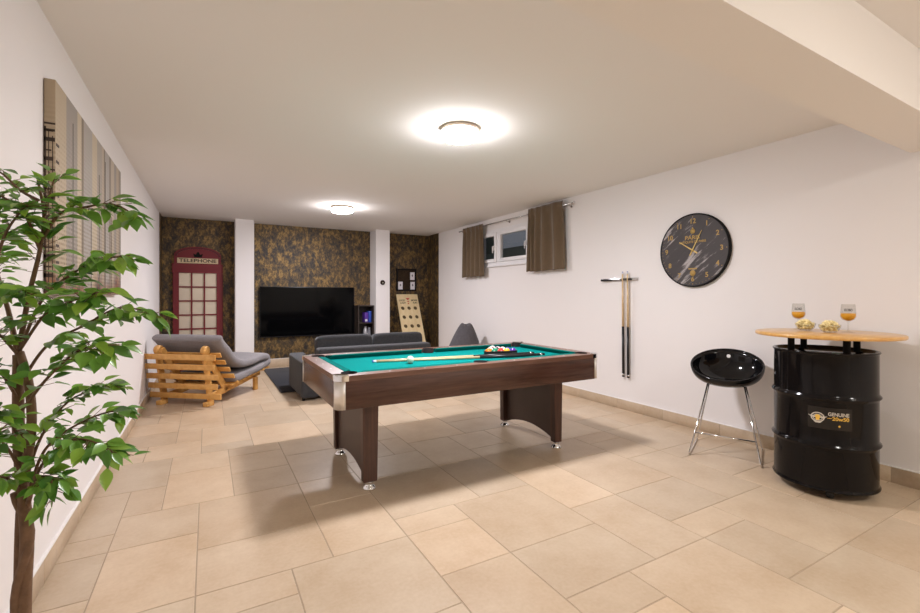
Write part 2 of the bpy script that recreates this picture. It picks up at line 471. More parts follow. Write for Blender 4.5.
# ------------------------------------------------------------------ ceiling lamps
def lamp(x, y, label, dm='lampw'):
    t = thing('ceiling_lamp', label, 'lamp', (x, y, H), 'round ceiling lamps')
    b = MB(); b.lathe([(0, H), (.13, H), (.147, H - .006), (.15, H - .026), (.143, H - .03), (0, H - .03)], (x, y, 0), 48); b.obj('rim', M['lampr'], t)
    b = MB(); b.lathe([(.139, H - .0301), (.141, H - .062)], (x, y, 0), 48); b.lathe([(.141, H - .062), (.13, H - .072), (.09, H - .079), (0, H - .082)], (x, y, 0), 48, mi=1); b.obj('diffuser', [M['lamps'], M[dm]], t)
    return t
lamp(1.64, 2.9, 'round white ceiling lamp above the pool table, nearer one')
lamp(1.64, 6.25, 'round white ceiling lamp above the sofa, farther and smaller one')
lamp(1.9, -.75, 'round white ceiling lamp behind the ceiling beam', 'lampf')
lamp(3.3, -1.4, 'round white ceiling lamp in the right corner behind the beam', 'lampf')

# ------------------------------------------------------------------ pool table
TX0, TX1, TY0, TY1 = .655, 2.81, 2.63, 3.73
XC, YC = 1.72, 3.18
pt = thing('pool_table', 'walnut pool table with green cloth standing in the middle of the room', 'pool table', (XC, YC, 0))
rr_ = []
for (cx, cyy, a0) in ((TX1 - .062, TY1 - .062, 0), (TX0 + .062, TY1 - .062, 90), (TX0 + .062, TY0 + .062, 180), (TX1 - .062, TY0 + .062, 270)):
    for k in range(9): rr_.append((cx + .060 * math.cos(R(a0 + k * 11.25)), cyy + .060 * math.sin(R(a0 + k * 11.25))))
b = MB(); b.prism(rr_, .742, .775, r=.009)
rf = b.obj('top_rail', M['rail'], pt)
# cutter: playing well + six pockets
IN = .145
pockets = [(TX0 + .105, TY0 + .105), (TX1 - .105, TY0 + .105), (TX0 + .105, TY1 - .105), (TX1 - .105, TY1 - .105), (XC, TY0 + .108), (XC, TY1 - .108)]
def cutter_at(parts):
    b = MB()
    for f in parts: f(b)
    c = b.obj('cut', M['black'], origin=(0, 0, 0)); return c
def shift(o): return o
W9 = .092
c = cutter_at([lambda b: b.box(TX0 + W9, TY0 + W9, .6, TX1 - W9, TY1 - W9, .9)]); boolean(rf, c)
for (px, py) in pockets:
    c = cutter_at([lambda b: b.lathe([(0, .6), (.050, .6), (.050, .9), (0, .9)], (px, py, 0), 32)]); boolean(rf, c)
b = MB(); b.box(TX0 + W9 - .004, TY0 + W9 - .004, .70, TX1 - W9 + .004, TY1 - W9 + .004, .743)
bed = b.obj('playing_surface', M['cloth'], pt)
for (px, py) in pockets:
    c = cutter_at([lambda b: b.lathe([(0, .6), (.050, .6), (.050, .9), (0, .9)], (px, py, 0), 32)]); boolean(bed, c)
prof = [(0, .7735), (.012, .7765), (.045, .778), (.05, .774), (.028, .7432), (0, .7432)]
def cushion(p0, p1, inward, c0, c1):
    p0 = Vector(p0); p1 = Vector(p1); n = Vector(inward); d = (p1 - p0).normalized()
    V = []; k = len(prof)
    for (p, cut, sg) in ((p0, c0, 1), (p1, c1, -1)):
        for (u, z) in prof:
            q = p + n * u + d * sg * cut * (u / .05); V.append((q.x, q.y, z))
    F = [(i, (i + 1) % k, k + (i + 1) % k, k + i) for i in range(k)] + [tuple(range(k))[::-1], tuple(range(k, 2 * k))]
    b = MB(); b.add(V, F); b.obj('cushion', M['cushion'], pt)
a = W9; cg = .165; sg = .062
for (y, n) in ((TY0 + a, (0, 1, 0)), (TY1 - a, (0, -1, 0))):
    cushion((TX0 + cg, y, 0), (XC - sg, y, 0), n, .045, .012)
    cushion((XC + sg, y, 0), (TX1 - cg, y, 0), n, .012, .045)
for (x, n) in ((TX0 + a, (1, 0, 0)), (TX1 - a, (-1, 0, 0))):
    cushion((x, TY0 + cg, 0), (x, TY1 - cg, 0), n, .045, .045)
for (px, py) in pockets:
    b = MB(); b.lathe([(0, .66), (.043, .665), (.0465, .70), (.0465, .779), (.0498, .779), (.0498, .695), (.045, .655), (0, .65)], (px, py, 0), 32)
    b.obj('pocket', M['blackm'], pt)
# aprons
b = MB(); b.box(TX0 + .05, TY0 + .004, .572, TX1 - .05, TY0 + .028, .742, .003); b.obj('apron_board', M['walnut'], pt)
b = MB(); b.box(TX0 + .05, TY1 - .028, .572, TX1 - .05, TY1 - .004, .742, .003); b.obj('apron_board', M['walnut'], pt)
ap2 = wood('walnut_end_board', (.115, .062, .042), (.17, .098, .07), (18, 1.2, 18), 2.4, .35)
b = MB(); b.box(TX0 + .004, TY0 + .05, .572, TX0 + .028, TY1 - .05, .742, .003); b.obj('apron_board', M['walnut'], pt)
b = MB(); b.box(TX1 - .028, TY0 + .05, .572, TX1 - .004, TY1 - .05, .742, .003); b.obj('apron_board', M['walnut'], pt)
b = MB(); b.box(TX0 + .03, TY0 + .03, .64, TX1 - .03, TY1 - .03, .66); b.obj('underside_board', M['blackm'], pt)
# sights
def sight(x, y):
    b = MB(); b.lathe([(0, .7765), (.005, .7765), (.006, .7745), (0, .774)], (x, y, 0), 12); b.obj('sight_marker', M['paperw'], pt)
for i in (1, 2, 3, 5, 6, 7):
    for y in (TY0 + .045, TY1 - .045): sight(TX0 + .105 + i * (TX1 - TX0 - .21) / 8, y)
for i in (1, 2, 3):
    for x in (TX0 + .045, TX1 - .045): sight(x, TY0 + .105 + i * (TY1 - TY0 - .21) / 4)
# corners
for (cx, sx) in ((TX0, 1), (TX1, -1)):
    for (cy, sy) in ((TY0, 1), (TY1, -1)):
        def arc(r, off=0):
            return [(cx + sx * (.055 - r * math.cos(t)), cy + sy * (.055 - r * math.sin(t))) for t in [i * PI / 2 / 8 for i in range(9)]]
        pts = arc(.056) + arc(.045)[::-1]
        pts = [(cx + sx * .062, cy - sy * .001)] + pts[::-1][9:][::-1][::-1] if False else pts
        b = MB(); b.prism(pts, .574, .742, smooth=True); b.obj('corner_plate', M['alu'], pt)
        pc = [(cx + sx * .075, cy - sy * .002)] + [(cx + sx * (.055 - .059 * math.cos(t)), cy + sy * (.055 - .059 * math.sin(t))) for t in [PI / 2 - i * PI / 2 / 8 for i in range(9)]] + [(cx - sx * .002, cy + sy * .075), (cx + sx * .03, cy + sy * .075), (cx + sx * .055, cy + sy * .055), (cx + sx * .075, cy + sy * .03)]
        b = MB(); b.prism(pc, .743, .782, r=.006); b.obj('corner_cap', M['chrome'], pt)
# legs with arched end panels
for (lx, s) in ((.915, 1), (2.505, -1)):
    for (ly, sy) in ((2.815, 1), (3.545, -1)):
        b = MB()
        yo, yi = ly - sy * .03, ly + sy * .03
        w0, w1 = (.054, .045) if s > 0 else (.044, .035)
        V = [(lx - w1, min(yo, yi), .05), (lx + w1, min(yo, yi), .05), (lx + w1, max(yo, yi), .05), (lx - w1, max(yo, yi), .05),
             (lx - w0, min(yo, yi), .64), (lx + w0, min(yo, yi), .64), (lx + w0, max(yo, yi), .64), (lx - w0, max(yo, yi), .64)]
        b.add(V, [(0, 3, 2, 1), (4, 5, 6, 7), (0, 1, 5, 4), (1, 2, 6, 5), (2, 3, 7, 6), (3, 0, 4, 7)])
        bmesh.ops.bevel(b.b, geom=b.b.edges[:], offset=.003, segments=2, affect='EDGES')
        leg = b.obj('leg', M['walnut_v'], pt)
        b = MB(); b.lathe([(0, 0), (.043, 0), (.044, .008), (.030, .022), (.020, .034), (.026, .042), (.026, .05), (0, .05)], (lx, ly, 0), 24); b.obj('leveling_foot', M['chrome'], leg)
    pts = [(2.845, .64), (2.845, .055)]
    for i in range(17):
        t = i / 16; y = 2.86 + t * .64; pts.append((y, .055 + .062 * math.sin(PI * t) ** .8))
    pts += [(3.515, .055), (3.515, .64)]
    b = MB(); b.prism(pts, -.009, .009, frame((lx - s * .012, 0, 0), (0, 1, 0), (0, 0, 1))); pn = b.obj('end_panel', M['panel'], pt)
    for z in (.53, .2):
        b = MB(); b.lathe([(0, 0), (.005, 0), (.005, .003), (0, .004)], n=10, M2=frame((lx - s * .021 if s > 0 else lx + .021, 2.885, z), (0, 1, 0), (0, 0, 1), (-s, 0, 0)))
        b.obj('screw', M['blackm'], pn)

# balls
BZ = .7435
def ballmat(name, col, stripe):
    m, nt, b = nmat(name); L = nt.links
    b.inputs['Roughness'].default_value = .08; b.inputs['Coat Weight'].default_value = .5
    tc = nt.nodes.new('ShaderNodeTexCoord'); sp = nt.nodes.new('ShaderNodeSeparateXYZ'); L.new(tc.outputs['Object'], sp.inputs[0])
    def cmp(sock, val, absol=True):
        s = sock
        if absol:
            a = nt.nodes.new('ShaderNodeMath'); a.operation = 'ABSOLUTE'; L.new(s, a.inputs[0]); s = a.outputs[0]
        g = nt.nodes.new('ShaderNodeMath'); g.operation = 'GREATER_THAN'; g.inputs[1].default_value = val; L.new(s, g.inputs[0]); return g.outputs[0]
    num = cmp(sp.outputs['X'], .0255)
    fac = num
    if stripe:
        st = cmp(sp.outputs['Z'], .0155)
        mx = nt.nodes.new('ShaderNodeMath'); mx.operation = 'MAXIMUM'; L.new(num, mx.inputs[0]); L.new(st, mx.inputs[1]); fac = mx.outputs[0]
    mc = nt.nodes.new('ShaderNodeMix'); mc.data_type = 'RGBA'
    L.new(fac, mc.inputs['Factor']); mc.inputs['A'].default_value = (*col, 1); mc.inputs['B'].default_value = (.85, .82, .74, 1)
    L.new(mc.outputs['Result'], b.inputs['Base Color'])
    return m
CO = {'yellow': (.85, .50, .02), 'blue': (.02, .05, .45), 'red': (.62, .03, .02), 'purple': (.10, .03, .30), 'orange': (.85, .20, .02), 'green': (.0, .22, .12), 'maroon': (.22, .01, .02), 'black': (.01, .01, .01)}
proto = None
def ball(x, y, z, name, m, label, group=None, rot=None):
    global proto
    if proto is None:
        b = MB(); bm = bmesh.new(); bmesh.ops.create_uvsphere(bm, u_segments=32, v_segments=18, radius=.0285)
        for f in bm.faces: f.smooth = True
        b.merge(bm); proto = b.obj('p', m, origin=(0, 0, 0)); me = proto.data
        bpy.data.objects.remove(proto); proto = me
    me = proto.copy(); me.materials.clear(); me.materials.append(m)
    o = bpy.data.objects.new(name, me); COL.objects.link(o); o.location = (x, y, z)
    o.rotation_euler = rot or [rnd.uniform(0, 6.28) for _ in range(3)]
    tag(o, label, 'pool ball', group)
    return o
rd = Vector((.975, -.222, 0)).normalized(); rp = Vector((-rd.y, rd.x, 0))   # row direction / away
rc = Vector((2.20, 3.175, 0))
rows = [[('orange', 0), ('green', 0), ('red', 0), ('yellow', 0), ('purple', 0)],
        [('orange', 1), ('green', 1), ('red', 1), ('blue', 0)],
        [('blue', 1), ('black', 0), ('maroon', 1)],
        [('maroon', 0), ('purple', 1)], [('yellow', 1)]]
rn = ['front row of the rack', 'second row of the rack', 'middle row of the rack', 'fourth row of the rack', 'tip of the rack']
for r, row in enumerate(rows):
    for i, (cn, st) in enumerate(row):
        p = rc + rd * (i - (len(row) - 1) / 2) * .0574 + rp * r * .0498
        ball(p.x, p.y, BZ + .0285, 'pool_ball', ballmat(cn + ('_stripe' if st else '_solid'), CO[cn], st),
             f"{'white pool ball with a ' + cn + ' stripe' if st else 'solid ' + cn + ' pool ball'} in the {rn[r]}", 'balls in the rack',
             (rnd.uniform(-.4, .4), rnd.uniform(-.4, .4) + (PI / 2 if r % 2 else .3), rnd.uniform(0, 6)))
ball(1.325, 3.10, BZ + .0285, 'cue_ball', mat('ivory_ball', (.80, .76, .62), .1, coat=.5), 'single ivory cue ball lying beside the cues on the table')
def tri(off):
    P = []
    n = 6
    A = [rc - rd * .1148, rc + rd * .1148, rc + rp * .1992]
    for i, (c, a0) in enumerate(zip(A, (-PI * 5 / 6, -PI / 2 + PI / 3 * 0, PI / 6))):
        pass
    ang = math.atan2(rd.y, rd.x)
    for c, s in zip(A, (-PI * 7 / 6 + 0, -PI / 2, PI / 6)):
        for k in range(n + 1):
            t = ang + s + k * (2 * PI / 3) / n
            P.append((c.x + off * math.cos(t), c.y + off * math.sin(t)))
    return P
b = MB(); o_, i_ = tri(.038), tri(.0298); n = len(o_)
V = [(*p, BZ + .0015) for p in o_] + [(*p, BZ + .0015) for p in i_] + [(*p, BZ + .036) for p in o_] + [(*p, BZ + .036) for p in i_]
F = []
for i in range(n):
    j = (i + 1) % n
    F += [(i, j, 2 * n + j, 2 * n + i), (n + i, 3 * n + i, 3 * n + j, n + j), (2 * n + i, 2 * n + j, 3 * n + j, 3 * n + i), (i, n + i, n + j, j)]
b.add(V, F, smooth=False); tag(b.obj('ball_rack', M['black']), 'black triangular rack around the balls on the green cloth', 'ball rack')

def cue(tip, butt, label, group, name='pool_cue', fr=.60, k=1.0):
    tip = Vector(tip); butt = Vector(butt); d = (butt - tip)
    t = thing(name, label, 'cue', tuple(butt), group)
    def seg(a, c, ra, rb, nm, m):
        b = MB(); b.tube([tip + d * a, tip + d * c], [ra, rb], 14); b.obj(nm, m, t)
    seg(0, .006, .0062 * k, .0064 * k, 'leather_tip', M['blue']); seg(.006, .022, .0064 * k, .0066 * k, 'ferrule', M['paperw'])
    seg(.022, fr, .0066 * k, .0105 * k, 'shaft', M['maple']); seg(fr, .97, .0105 * k, .0148, 'butt', M['black'])
    seg(.97, .985, .0150, .0150, 'ring', M['steel']); seg(.985, 1, .0148, .0135, 'bumper', M['blackm'])
    return t
cue((1.088, 3.275, BZ + .008), (2.455, 2.905, BZ + .016), 'pool cue lying on the cloth nearest the front rail', 'cues on the table')
cue((1.10, 3.315, BZ + .008), (2.425, 3.005, BZ + .016), 'pool cue lying on the cloth against the ball rack', 'cues on the table')

# wall rack and cues
t = thing('cue_rack', 'slim steel wall rack with black clips holding two cues', 'cue rack', (XR, 3.44, 1.43))
b = MB(); b.box(3.985, 3.20, 1.415, XR, 3.675, 1.448, .003); b.obj('mounting_bar', M['steel'], t)
for i, y in enumerate((3.655, 3.60, 3.54, 3.375, 3.31, 3.25)):
    if i in (2, 5): continue
    for s in (-1, 1):
        b = MB(); b.box(3.945, y + s * .019 - .005, 1.418, 3.985, y + s * .019 + .005, 1.442, .003); b.obj('clip', M['black'], t)
cue((3.955, 3.375, 1.515), (3.968, 3.375, .365), 'wall cue hanging upright in the rack, left one', 'cues in the wall rack', fr=.52, k=1.25)
cue((3.955, 3.31, 1.515), (3.968, 3.31, .362), 'wall cue hanging upright in the rack, right one', 'cues in the wall rack', fr=.52, k=1.25)

# ------------------------------------------------------------------ curtains
ROD = 2.40
t = thing('curtain_rod', 'thin metal curtain rod above the cellar window', 'curtain rod', (3.93, 5.53, ROD))
b = MB(); b.tube([(3.93, 4.13, ROD), (3.93, 6.93, ROD)], .0085, 12); b.obj('pole', M['steel'], t)
for y, s in ((4.13, -1), (6.93, 1)):
    b = MB(); b.tube([(3.93, y, ROD), (3.93, y + s * .012, ROD), (3.93, y + s * .014, ROD), (3.93, y + s * .03, ROD), (3.93, y + s * .045, ROD), (3.93, y + s * .05, ROD)], [.009, .009, .014, .017, .012, .003], 12)
    b.obj('finial', M['steel'], t)
for y in (4.2, 5.53, 6.88):
    b = MB(); b.tube([(3.93, y, ROD - .009), (3.94, y, ROD - .018), (4.0, y, ROD - .018)], .006); b.lathe([(0, 0), (.02, 0), (.02, .005), (0, .006)], M2=frame((4.0, y, ROD - .018), (0, 1, 0), (0, 0, 1), (-1, 0, 0))); b.obj('bracket', M['steel'], t)
def curtain(y0, y1, zt, zb, folds, label, seed, lean=0, wp=1.0):
    rr = random.Random(seed); nU, nV = folds * 14, 30; V = []; F = []
    ph = [rr.uniform(-.5, .5) for _ in range(folds + 2)]
    for j in range(nV + 1):
        v = j / nV; z = zt + (zb - zt) * v
        for i in range(nU + 1):
            t_ = i / nU; u = 1 - (1 - t_) ** wp; amp = .010 + .016 * min(1, v * 2.5)
            k = int(u * folds); p = ph[k] * (1 - (u * folds - k)) + ph[k + 1] * (u * folds - k)
            x = 3.918 + amp * math.sin(u * folds * 2 * PI + p * 1.6) + .006 * math.sin(u * 23 + v * 3)
            if abs(z - ROD) < .05: x = min(x - .004, 3.914)
            y = y0 + (y1 - y0) * t_ + .006 * math.sin(v * 5 + u * 9) + lean * v * (u - .5)
            V.append((x, y, z + .006 * math.sin(u * folds * PI * 2) * (v > .9)))
    w = nU + 1
    for j in range(nV):
        for i in range(nU): F.append((j * w + i, j * w + i + 1, (j + 1) * w + i + 1, (j + 1) * w + i))
    b = MB(); b.add(V, F, smooth=True); o = b.obj('curtain', M['curtain'])
    md = o.modifiers.new('s', 'SOLIDIFY'); md.thickness = .003
    tag(o, label, 'curtain', 'short curtains at the cellar window')
curtain(6.15, 6.80, 2.43, 1.575, 5, 'narrow brown curtain on the left side of the window', 1, .06)
curtain(4.28, 4.97, 2.465, 1.59, 5, 'wide brown curtain on the right side of the window', 2, .05, .6)

# ------------------------------------------------------------------ wall clock
def clockface():
    m, nt, b = nmat('slate_clock_face'); L = nt.links
    tc = nt.nodes.new('ShaderNodeTexCoord'); mp = nt.nodes.new('ShaderNodeMapping')
    mp0 = nt.nodes.new('ShaderNodeMapping'); mp0.inputs['Rotation'].default_value = (R(38), 0, 0); mp.inputs['Scale'].default_value = (1, 1.1, 6)
    # rotate about X: streaks run diagonally up to the right on the face
    L.new(tc.outputs['Object'], mp0.inputs['Vector']); L.new(mp0.outputs['Vector'], mp.inputs['Vector'])
    mp2 = mp
    n = nt.nodes.new('ShaderNodeTexNoise'); n.inputs['Scale'].default_value = 4.5; n.inputs['Detail'].default_value = 8; n.inputs['Roughness'].default_value = .62
    L.new(mp2.outputs['Vector'], n.inputs['Vector'])
    n2 = nt.nodes.new('ShaderNodeTexNoise'); n2.inputs['Scale'].default_value = 3.1; n2.inputs['Detail'].default_value = 2
    L.new(tc.outputs['Object'], n2.inputs['Vector'])
    a = nt.nodes.new('ShaderNodeMath'); a.operation = 'MULTIPLY_ADD'; a.inputs[1].default_value = .55
    L.new(n2.outputs['Fac'], a.inputs[0]); L.new(n.outputs['Fac'], a.inputs[2])
    cr = nt.nodes.new('ShaderNodeValToRGB'); e = cr.color_ramp.elements
    e[0].position = .3; e[0].color = (.034, .027, .027, 1); e[1].position = .97; e[1].color = (.42, .38, .37, 1)
    x = e.new(.84); x.color = (.056, .047, .047, 1)
    L.new(a.outputs[0], cr.inputs['Fac']); L.new(cr.outputs['Color'], b.inputs['Base Color']); b.inputs['Roughness'].default_value = .6
    return m
cy, cz, cr_ = 2.57, 1.68, .345
def CF(y, z, x=3.962): return frame((x, y, z), (0, -1, 0), (0, 0, 1), (-1, 0, 0))
t = thing('wall_clock', 'large round slate-black clock with gold numerals on the right wall', 'clock', (XR, cy, cz))
b = MB(); b.lathe([(0, 0), (cr_ - .004, 0), (cr_, .004), (cr_, .034), (cr_ - .004, .038), (cr_ - .012, .038), (cr_ - .012, .034)], n=96, M2=frame((XR, cy, cz), (0, -1, 0), (0, 0, 1), (-1, 0, 0))); b.obj('rim', M['blackm'], t)
b = MB(); b.lathe([(0, .028), (cr_ - .012, .028), (cr_ - .012, .0341), (0, .0341)], n=96, M2=frame((XR, cy, cz), (0, -1, 0), (0, 0, 1), (-1, 0, 0)), smooth=False); b.obj('face', clockface(), t)
X1 = XR - .0352
for k in range(1, 13):
    a = R(30 * k); yy, zz = cy - math.sin(a) * .272, cz + math.cos(a) * .272
    b = MB(); b.text(str(k), .064, CF(yy, zz, X1), .0008); b.obj('numeral', M['gold'], t)
b = MB()
b.text('PARIS', .052, CF(cy + .005, cz + .118, X1), .0008, width=.145)
b.text('ANTIQUITE DE PARIS', .030, CF(cy + .005, cz + .078, X1), .0008, width=.27)
b.lathe([(0, 0), (.024, 0), (.024, .001), (0, .001)], n=20, M2=CF(cy, cz + .178, X1))
b.prism([(-.01, .022), (.01, .022), (0, .042)], 0, .001, CF(cy, cz + .178, X1))
b.lathe([(0, 0), (.028, 0), (.028, .001), (0, .001)], n=20, M2=CF(cy, cz - .215, X1))
b.prism([(-.04, .035), (.04, .035), (.045, .048), (-.045, .048)], 0, .001, CF(cy, cz - .215, X1))
for k in range(60):
    a = R(6 * k)
    if k % 5 and 22 < k < 50 or k % 5 == 0:
        b.lathe([(0, 0), (.003 if k % 5 else .005, 0), (0, .001)], n=8, M2=CF(cy - math.sin(a) * .316, cz + math.cos(a) * .316, X1))
b.obj('dial_print', M['gold'], t)
def hand(ang, l, w, x, nm):
    b = MB(); m = frame((x, cy, cz), (0, -1, 0), (0, 0, 1), (-1, 0, 0)) @ Matrix.Rotation(-R(ang), 4, 'Z')
    b.prism([(-w, -.055), (w, -.055), (w * .9, .03), (w * .35, l), (-w * .35, l), (-w * .9, .03)], 0, .002, m); b.obj(nm, M['goldm'], t)
hand(-57, .16, .007, X1 - .002, 'hour_hand'); hand(27, .20, .0055, X1 - .005, 'minute_hand')
b = MB(); b.lathe([(0, 0), (.011, 0), (.011, .008), (0, .009)], n=20, M2=CF(cy, cz, X1 - .002)); b.obj('centre_cap', M['goldm'], t)

# ------------------------------------------------------------------ oil drum table
DX, DY = 3.54, 1.38; DR = .272
t = thing('oil_drum', 'glossy black oil drum on castors standing before the right wall', 'oil drum', (DX, DY, 0))
zb, zt = .052, .902
P = [(0, zb + .012), (DR - .012, zb + .012), (DR - .01, zb), (DR + .004, zb), (DR + .006, zb + .008), (DR - .001, zb + .016), (DR - .002, zb + .022)]
def rib(zc): return [(DR - .002, zc - .024), (DR, zc - .016), (DR + .009, zc - .005), (DR + .011, zc), (DR + .009, zc + .005), (DR, zc + .016), (DR - .002, zc + .024)]
P += rib(.325) + rib(.62)
P += [(DR - .002, zt - .02), (DR - .001, zt - .014), (DR + .006, zt - .007), (DR + .004, zt), (DR - .008, zt), (DR - .012, zt - .018), (0, zt - .02)]
# gentle corrugation above the lower rib
b = MB(); b.lathe(P, (DX, DY, 0), 96); b.obj('drum_body', M['drum'], t)
U = Vector((.932, .363, 0)); Lt = Vector((.363, -.932, 0))
for (l, f) in ((.01, -.215), (-.2, -.04), (.2, .06), (-.02, .21)):
    p = Vector((DX, DY, 0)) + Lt * (l + .02) + U * (f + 0)
    b = MB()
    b.lathe([(0, -.011), (.018, -.011), (.021, -.007), (.021, .007), (.018, .011), (0, .011)], n=20, M2=frame((p.x, p.y, .021), (0, 0, 1), Lt))
    b.box(p.x - .014, p.y - .014, .03, p.x + .014, p.y + .014, .058, .003); b.box(p.x - .022, p.y - .022, .056, p.x + .022, p.y + .022, .0635, .002)
    b.obj('castor', M['black'], t)
for (l, f) in ((.168, .11), (-.11, .168), (-.168, -.11), (.11, -.168)):
    p = Vector((DX, DY, 0)) + Lt * l + U * f
    b = MB(); b.tube([(p.x, p.y, zt - .02), (p.x, p.y, .988)], .019, 20); b.lathe([(0, 0), (.03, 0), (.03, .005), (0, .005)], (p.x, p.y, zt - .0195), 20)
    b.obj('support_post', M['blackm'], t)
p = Vector((DX, DY, 0)) + Lt * .06 - U * .15
b = MB(); b.lathe([(0, 0), (.022, 0), (.022, .012), (0, .014)], (p.x, p.y, zt - .0195), 16); b.obj('bung_cap', M['greenv'], t)
b = MB(); b.lathe([(0, .988), (.382, .988), (.387, .993), (.387, 1.007), (.382, 1.011), (0, 1.011)], (DX + .003, DY - .008, 0), 96)
tag(b.obj('round_tabletop', M['bamboo']), 'round bamboo tabletop mounted above the black oil drum', 'tabletop')
# sticker printed on the curved side
Rs = DR + .0005
def bendf(a0, z0, lift=0):
    def f(v):
        a = R(a0) + v.x / Rs; r = Rs + lift + v.z
        return Vector((DX + r * math.cos(a), DY + r * math.sin(a), z0 + v.y))
    return f
def curved(b, pts, a0, z0, lift, mi=None):
    # pts: convex outline; subdivided into strips along x so it follows the drum
    bm = bmesh.new(); vs = [bm.verts.new((p[0], p[1], 0)) for p in pts]; bm.faces.new(vs)
    xs = [p[0] for p in pts]; x = min(xs)
    while x < max(xs):
        bmesh.ops.bisect_plane(bm, geom=bm.verts[:] + bm.edges[:] + bm.faces[:], plane_co=(x, 0, 0), plane_no=(1, 0, 0)); x += .012
    ff = bendf(a0, z0, lift)
    for v in bm.verts: v.co = ff(v.co)
    b.merge(bm, mi)
b = MB(); curved(b, [(-.108, -.066), (.108, -.066), (.108, .066), (-.108, .066)], -152.5, .502, .0012)
st = b.obj('sticker', mat('dark_brown_sticker', (.009, .007, .006), .25), t)
b = MB()
b.text('GENUINE', .03, None, .0003, bend=bendf(-143.8, .529, .0022), width=.102)
E_ = lambda rx, ry, n=28: [(rx * math.cos(2 * PI * i / n), ry * math.sin(2 * PI * i / n)) for i in range(n)]
def ring(b, rx, ry, w, a0, z0, lift, half=None):
    n = 32; ff = bendf(a0, z0, lift); V = []; F = []
    for i in range(n):
        a = 2 * PI * i / n
        for k in (1, 0): V.append(ff(Vector(((rx - w * (1 - k)) * math.cos(a), (ry - w * (1 - k)) * math.sin(a), 0))))
    for i in range(n):
        j = (i + 1) % n; F.append((2 * i, 2 * j, 2 * j + 1, 2 * i + 1))
    b.add(V, F)
ring(b, .034, .030, .006, -164.9, .505, .0022); ring(b, .024, .020, .004, -164.9, .503, .0022)
curved(b, [(-.048, .010), (-.03, -.004), (.03, -.004), (.048, .010), (.03, .006), (-.03, .006)], -164.9, .505, .0026)
curved(b, [(-.012, -.035), (.012, -.035), (.022, -.024), (-.022, -.024)], -164.9, .505, .0026)
b.text('QUALITY', .010, None, .0003, bend=bendf(-164.9, .526, .003), width=.036) if False else None
b.obj('sticker_lettering', M['silver'], st)
b = MB(); b.text('20w50', .030, None, .0003, bend=bendf(-141.8, .503, .0022), width=.082)
b.text('—', .026, None, .0003, bend=bendf(-153.2, .506, .0022), width=.022)
curved(b, E_(.013, .012), -164.9, .509, .003); curved(b, E_(.010, .008), -164.9, .494, .003)
curved(b, E_(.0055, .0055), -143.2, .461, .0022)
b.obj('sticker_lettering', M['yellow'], st)

# glasses and bowls on the tabletop
TZ = 1.011
def beer(x, y, label, rotz):
    t = thing('beer_glass', label, 'glass', (x, y, TZ), 'beer glasses on the round table')
    z = TZ
    P = [(0, z + .001), (.034, z + .001), (.034, z + .004), (.008, z + .009), (.005, z + .02), (.005, z + .062), (.012, z + .072), (.032, z + .085), (.041, z + .105), (.0405, z + .13), (.035, z + .185),
         (.034, z + .185), (.0392, z + .13), (.0395, z + .105), (.030, z + .087), (.010, z + .076), (0, z + .075)]
    b = MB(); b.lathe(P, (x, y, 0), 36); g = b.obj('goblet', M['glass'], t)
    P = [(0, z + .077), (.010, z + .078), (.029, z + .089), (.0383, z + .106), (.0384, z + .125), (0, z + .125)]
    b = MB(); b.lathe(P, (x, y, 0), 36); b.obj('beer', M['beer'], t)
    def f(v):
        a = rotz + v.x / .038; r = .0402 + v.z - (v.y) * .1; return Vector((x + r * math.cos(a), y + r * math.sin(a), z + .147 + v.y))
    b = MB(); b.text('GOBO', .024, None, .0004, bend=f, width=.040); b.obj('printed_lettering', M['ink'], t)
beer(3.69, 1.59, 'beer glass behind the left popcorn bowl on the round table', R(-158))
beer(3.65, 1.29, 'beer glass right of the popcorn bowls, nearest the right wall', R(-160))
def popbowl(x, y, label, plabel, seed):
    z = TZ
    P = [(0, z + .001), (.030, z + .001), (.046, z + .012), (.057, z + .035), (.060, z + .052), (.0585, z + .052), (.0555, z + .036), (.0445, z + .014), (.029, z + .0045), (0, z + .0045)]
    b = MB(); b.lathe(P, (x, y, 0), 36); tag(b.obj('glass_bowl', M['glass']), label, 'bowl', 'popcorn bowls on the round table')
    rr = random.Random(seed); b = MB()
    for k in range(200):
        zz = rr.uniform(.014, .074); rm = .040 + min(.017, (zz - .014) * .6) if zz < .05 else .052 * math.sqrt(max(.08, 1 - (zz - .05) / .03))
        a = rr.uniform(0, 2 * PI); r = (rm - .006) * math.sqrt(rr.random()) if zz > .05 else (rm - .004) * rr.uniform(.55, 1)
        c = Vector((x + r * math.cos(a), y + r * math.sin(a), z + zz))
        for q in range(3):
            b.sphere(c + Vector([rr.uniform(-.0035, .0035) for _ in range(3)]), rr.uniform(.0045, .0068), 1)
    o = b.obj('popcorn', M['pop']); tag(o, plabel, 'popcorn', None, 'stuff')
popbowl(3.60, 1.51, 'small clear glass bowl in front of the left beer glass', 'popcorn heaped in the left glass bowl', 3)
popbowl(3.545, 1.35, 'small clear glass bowl left of the right beer glass', 'popcorn heaped in the right glass bowl', 4)

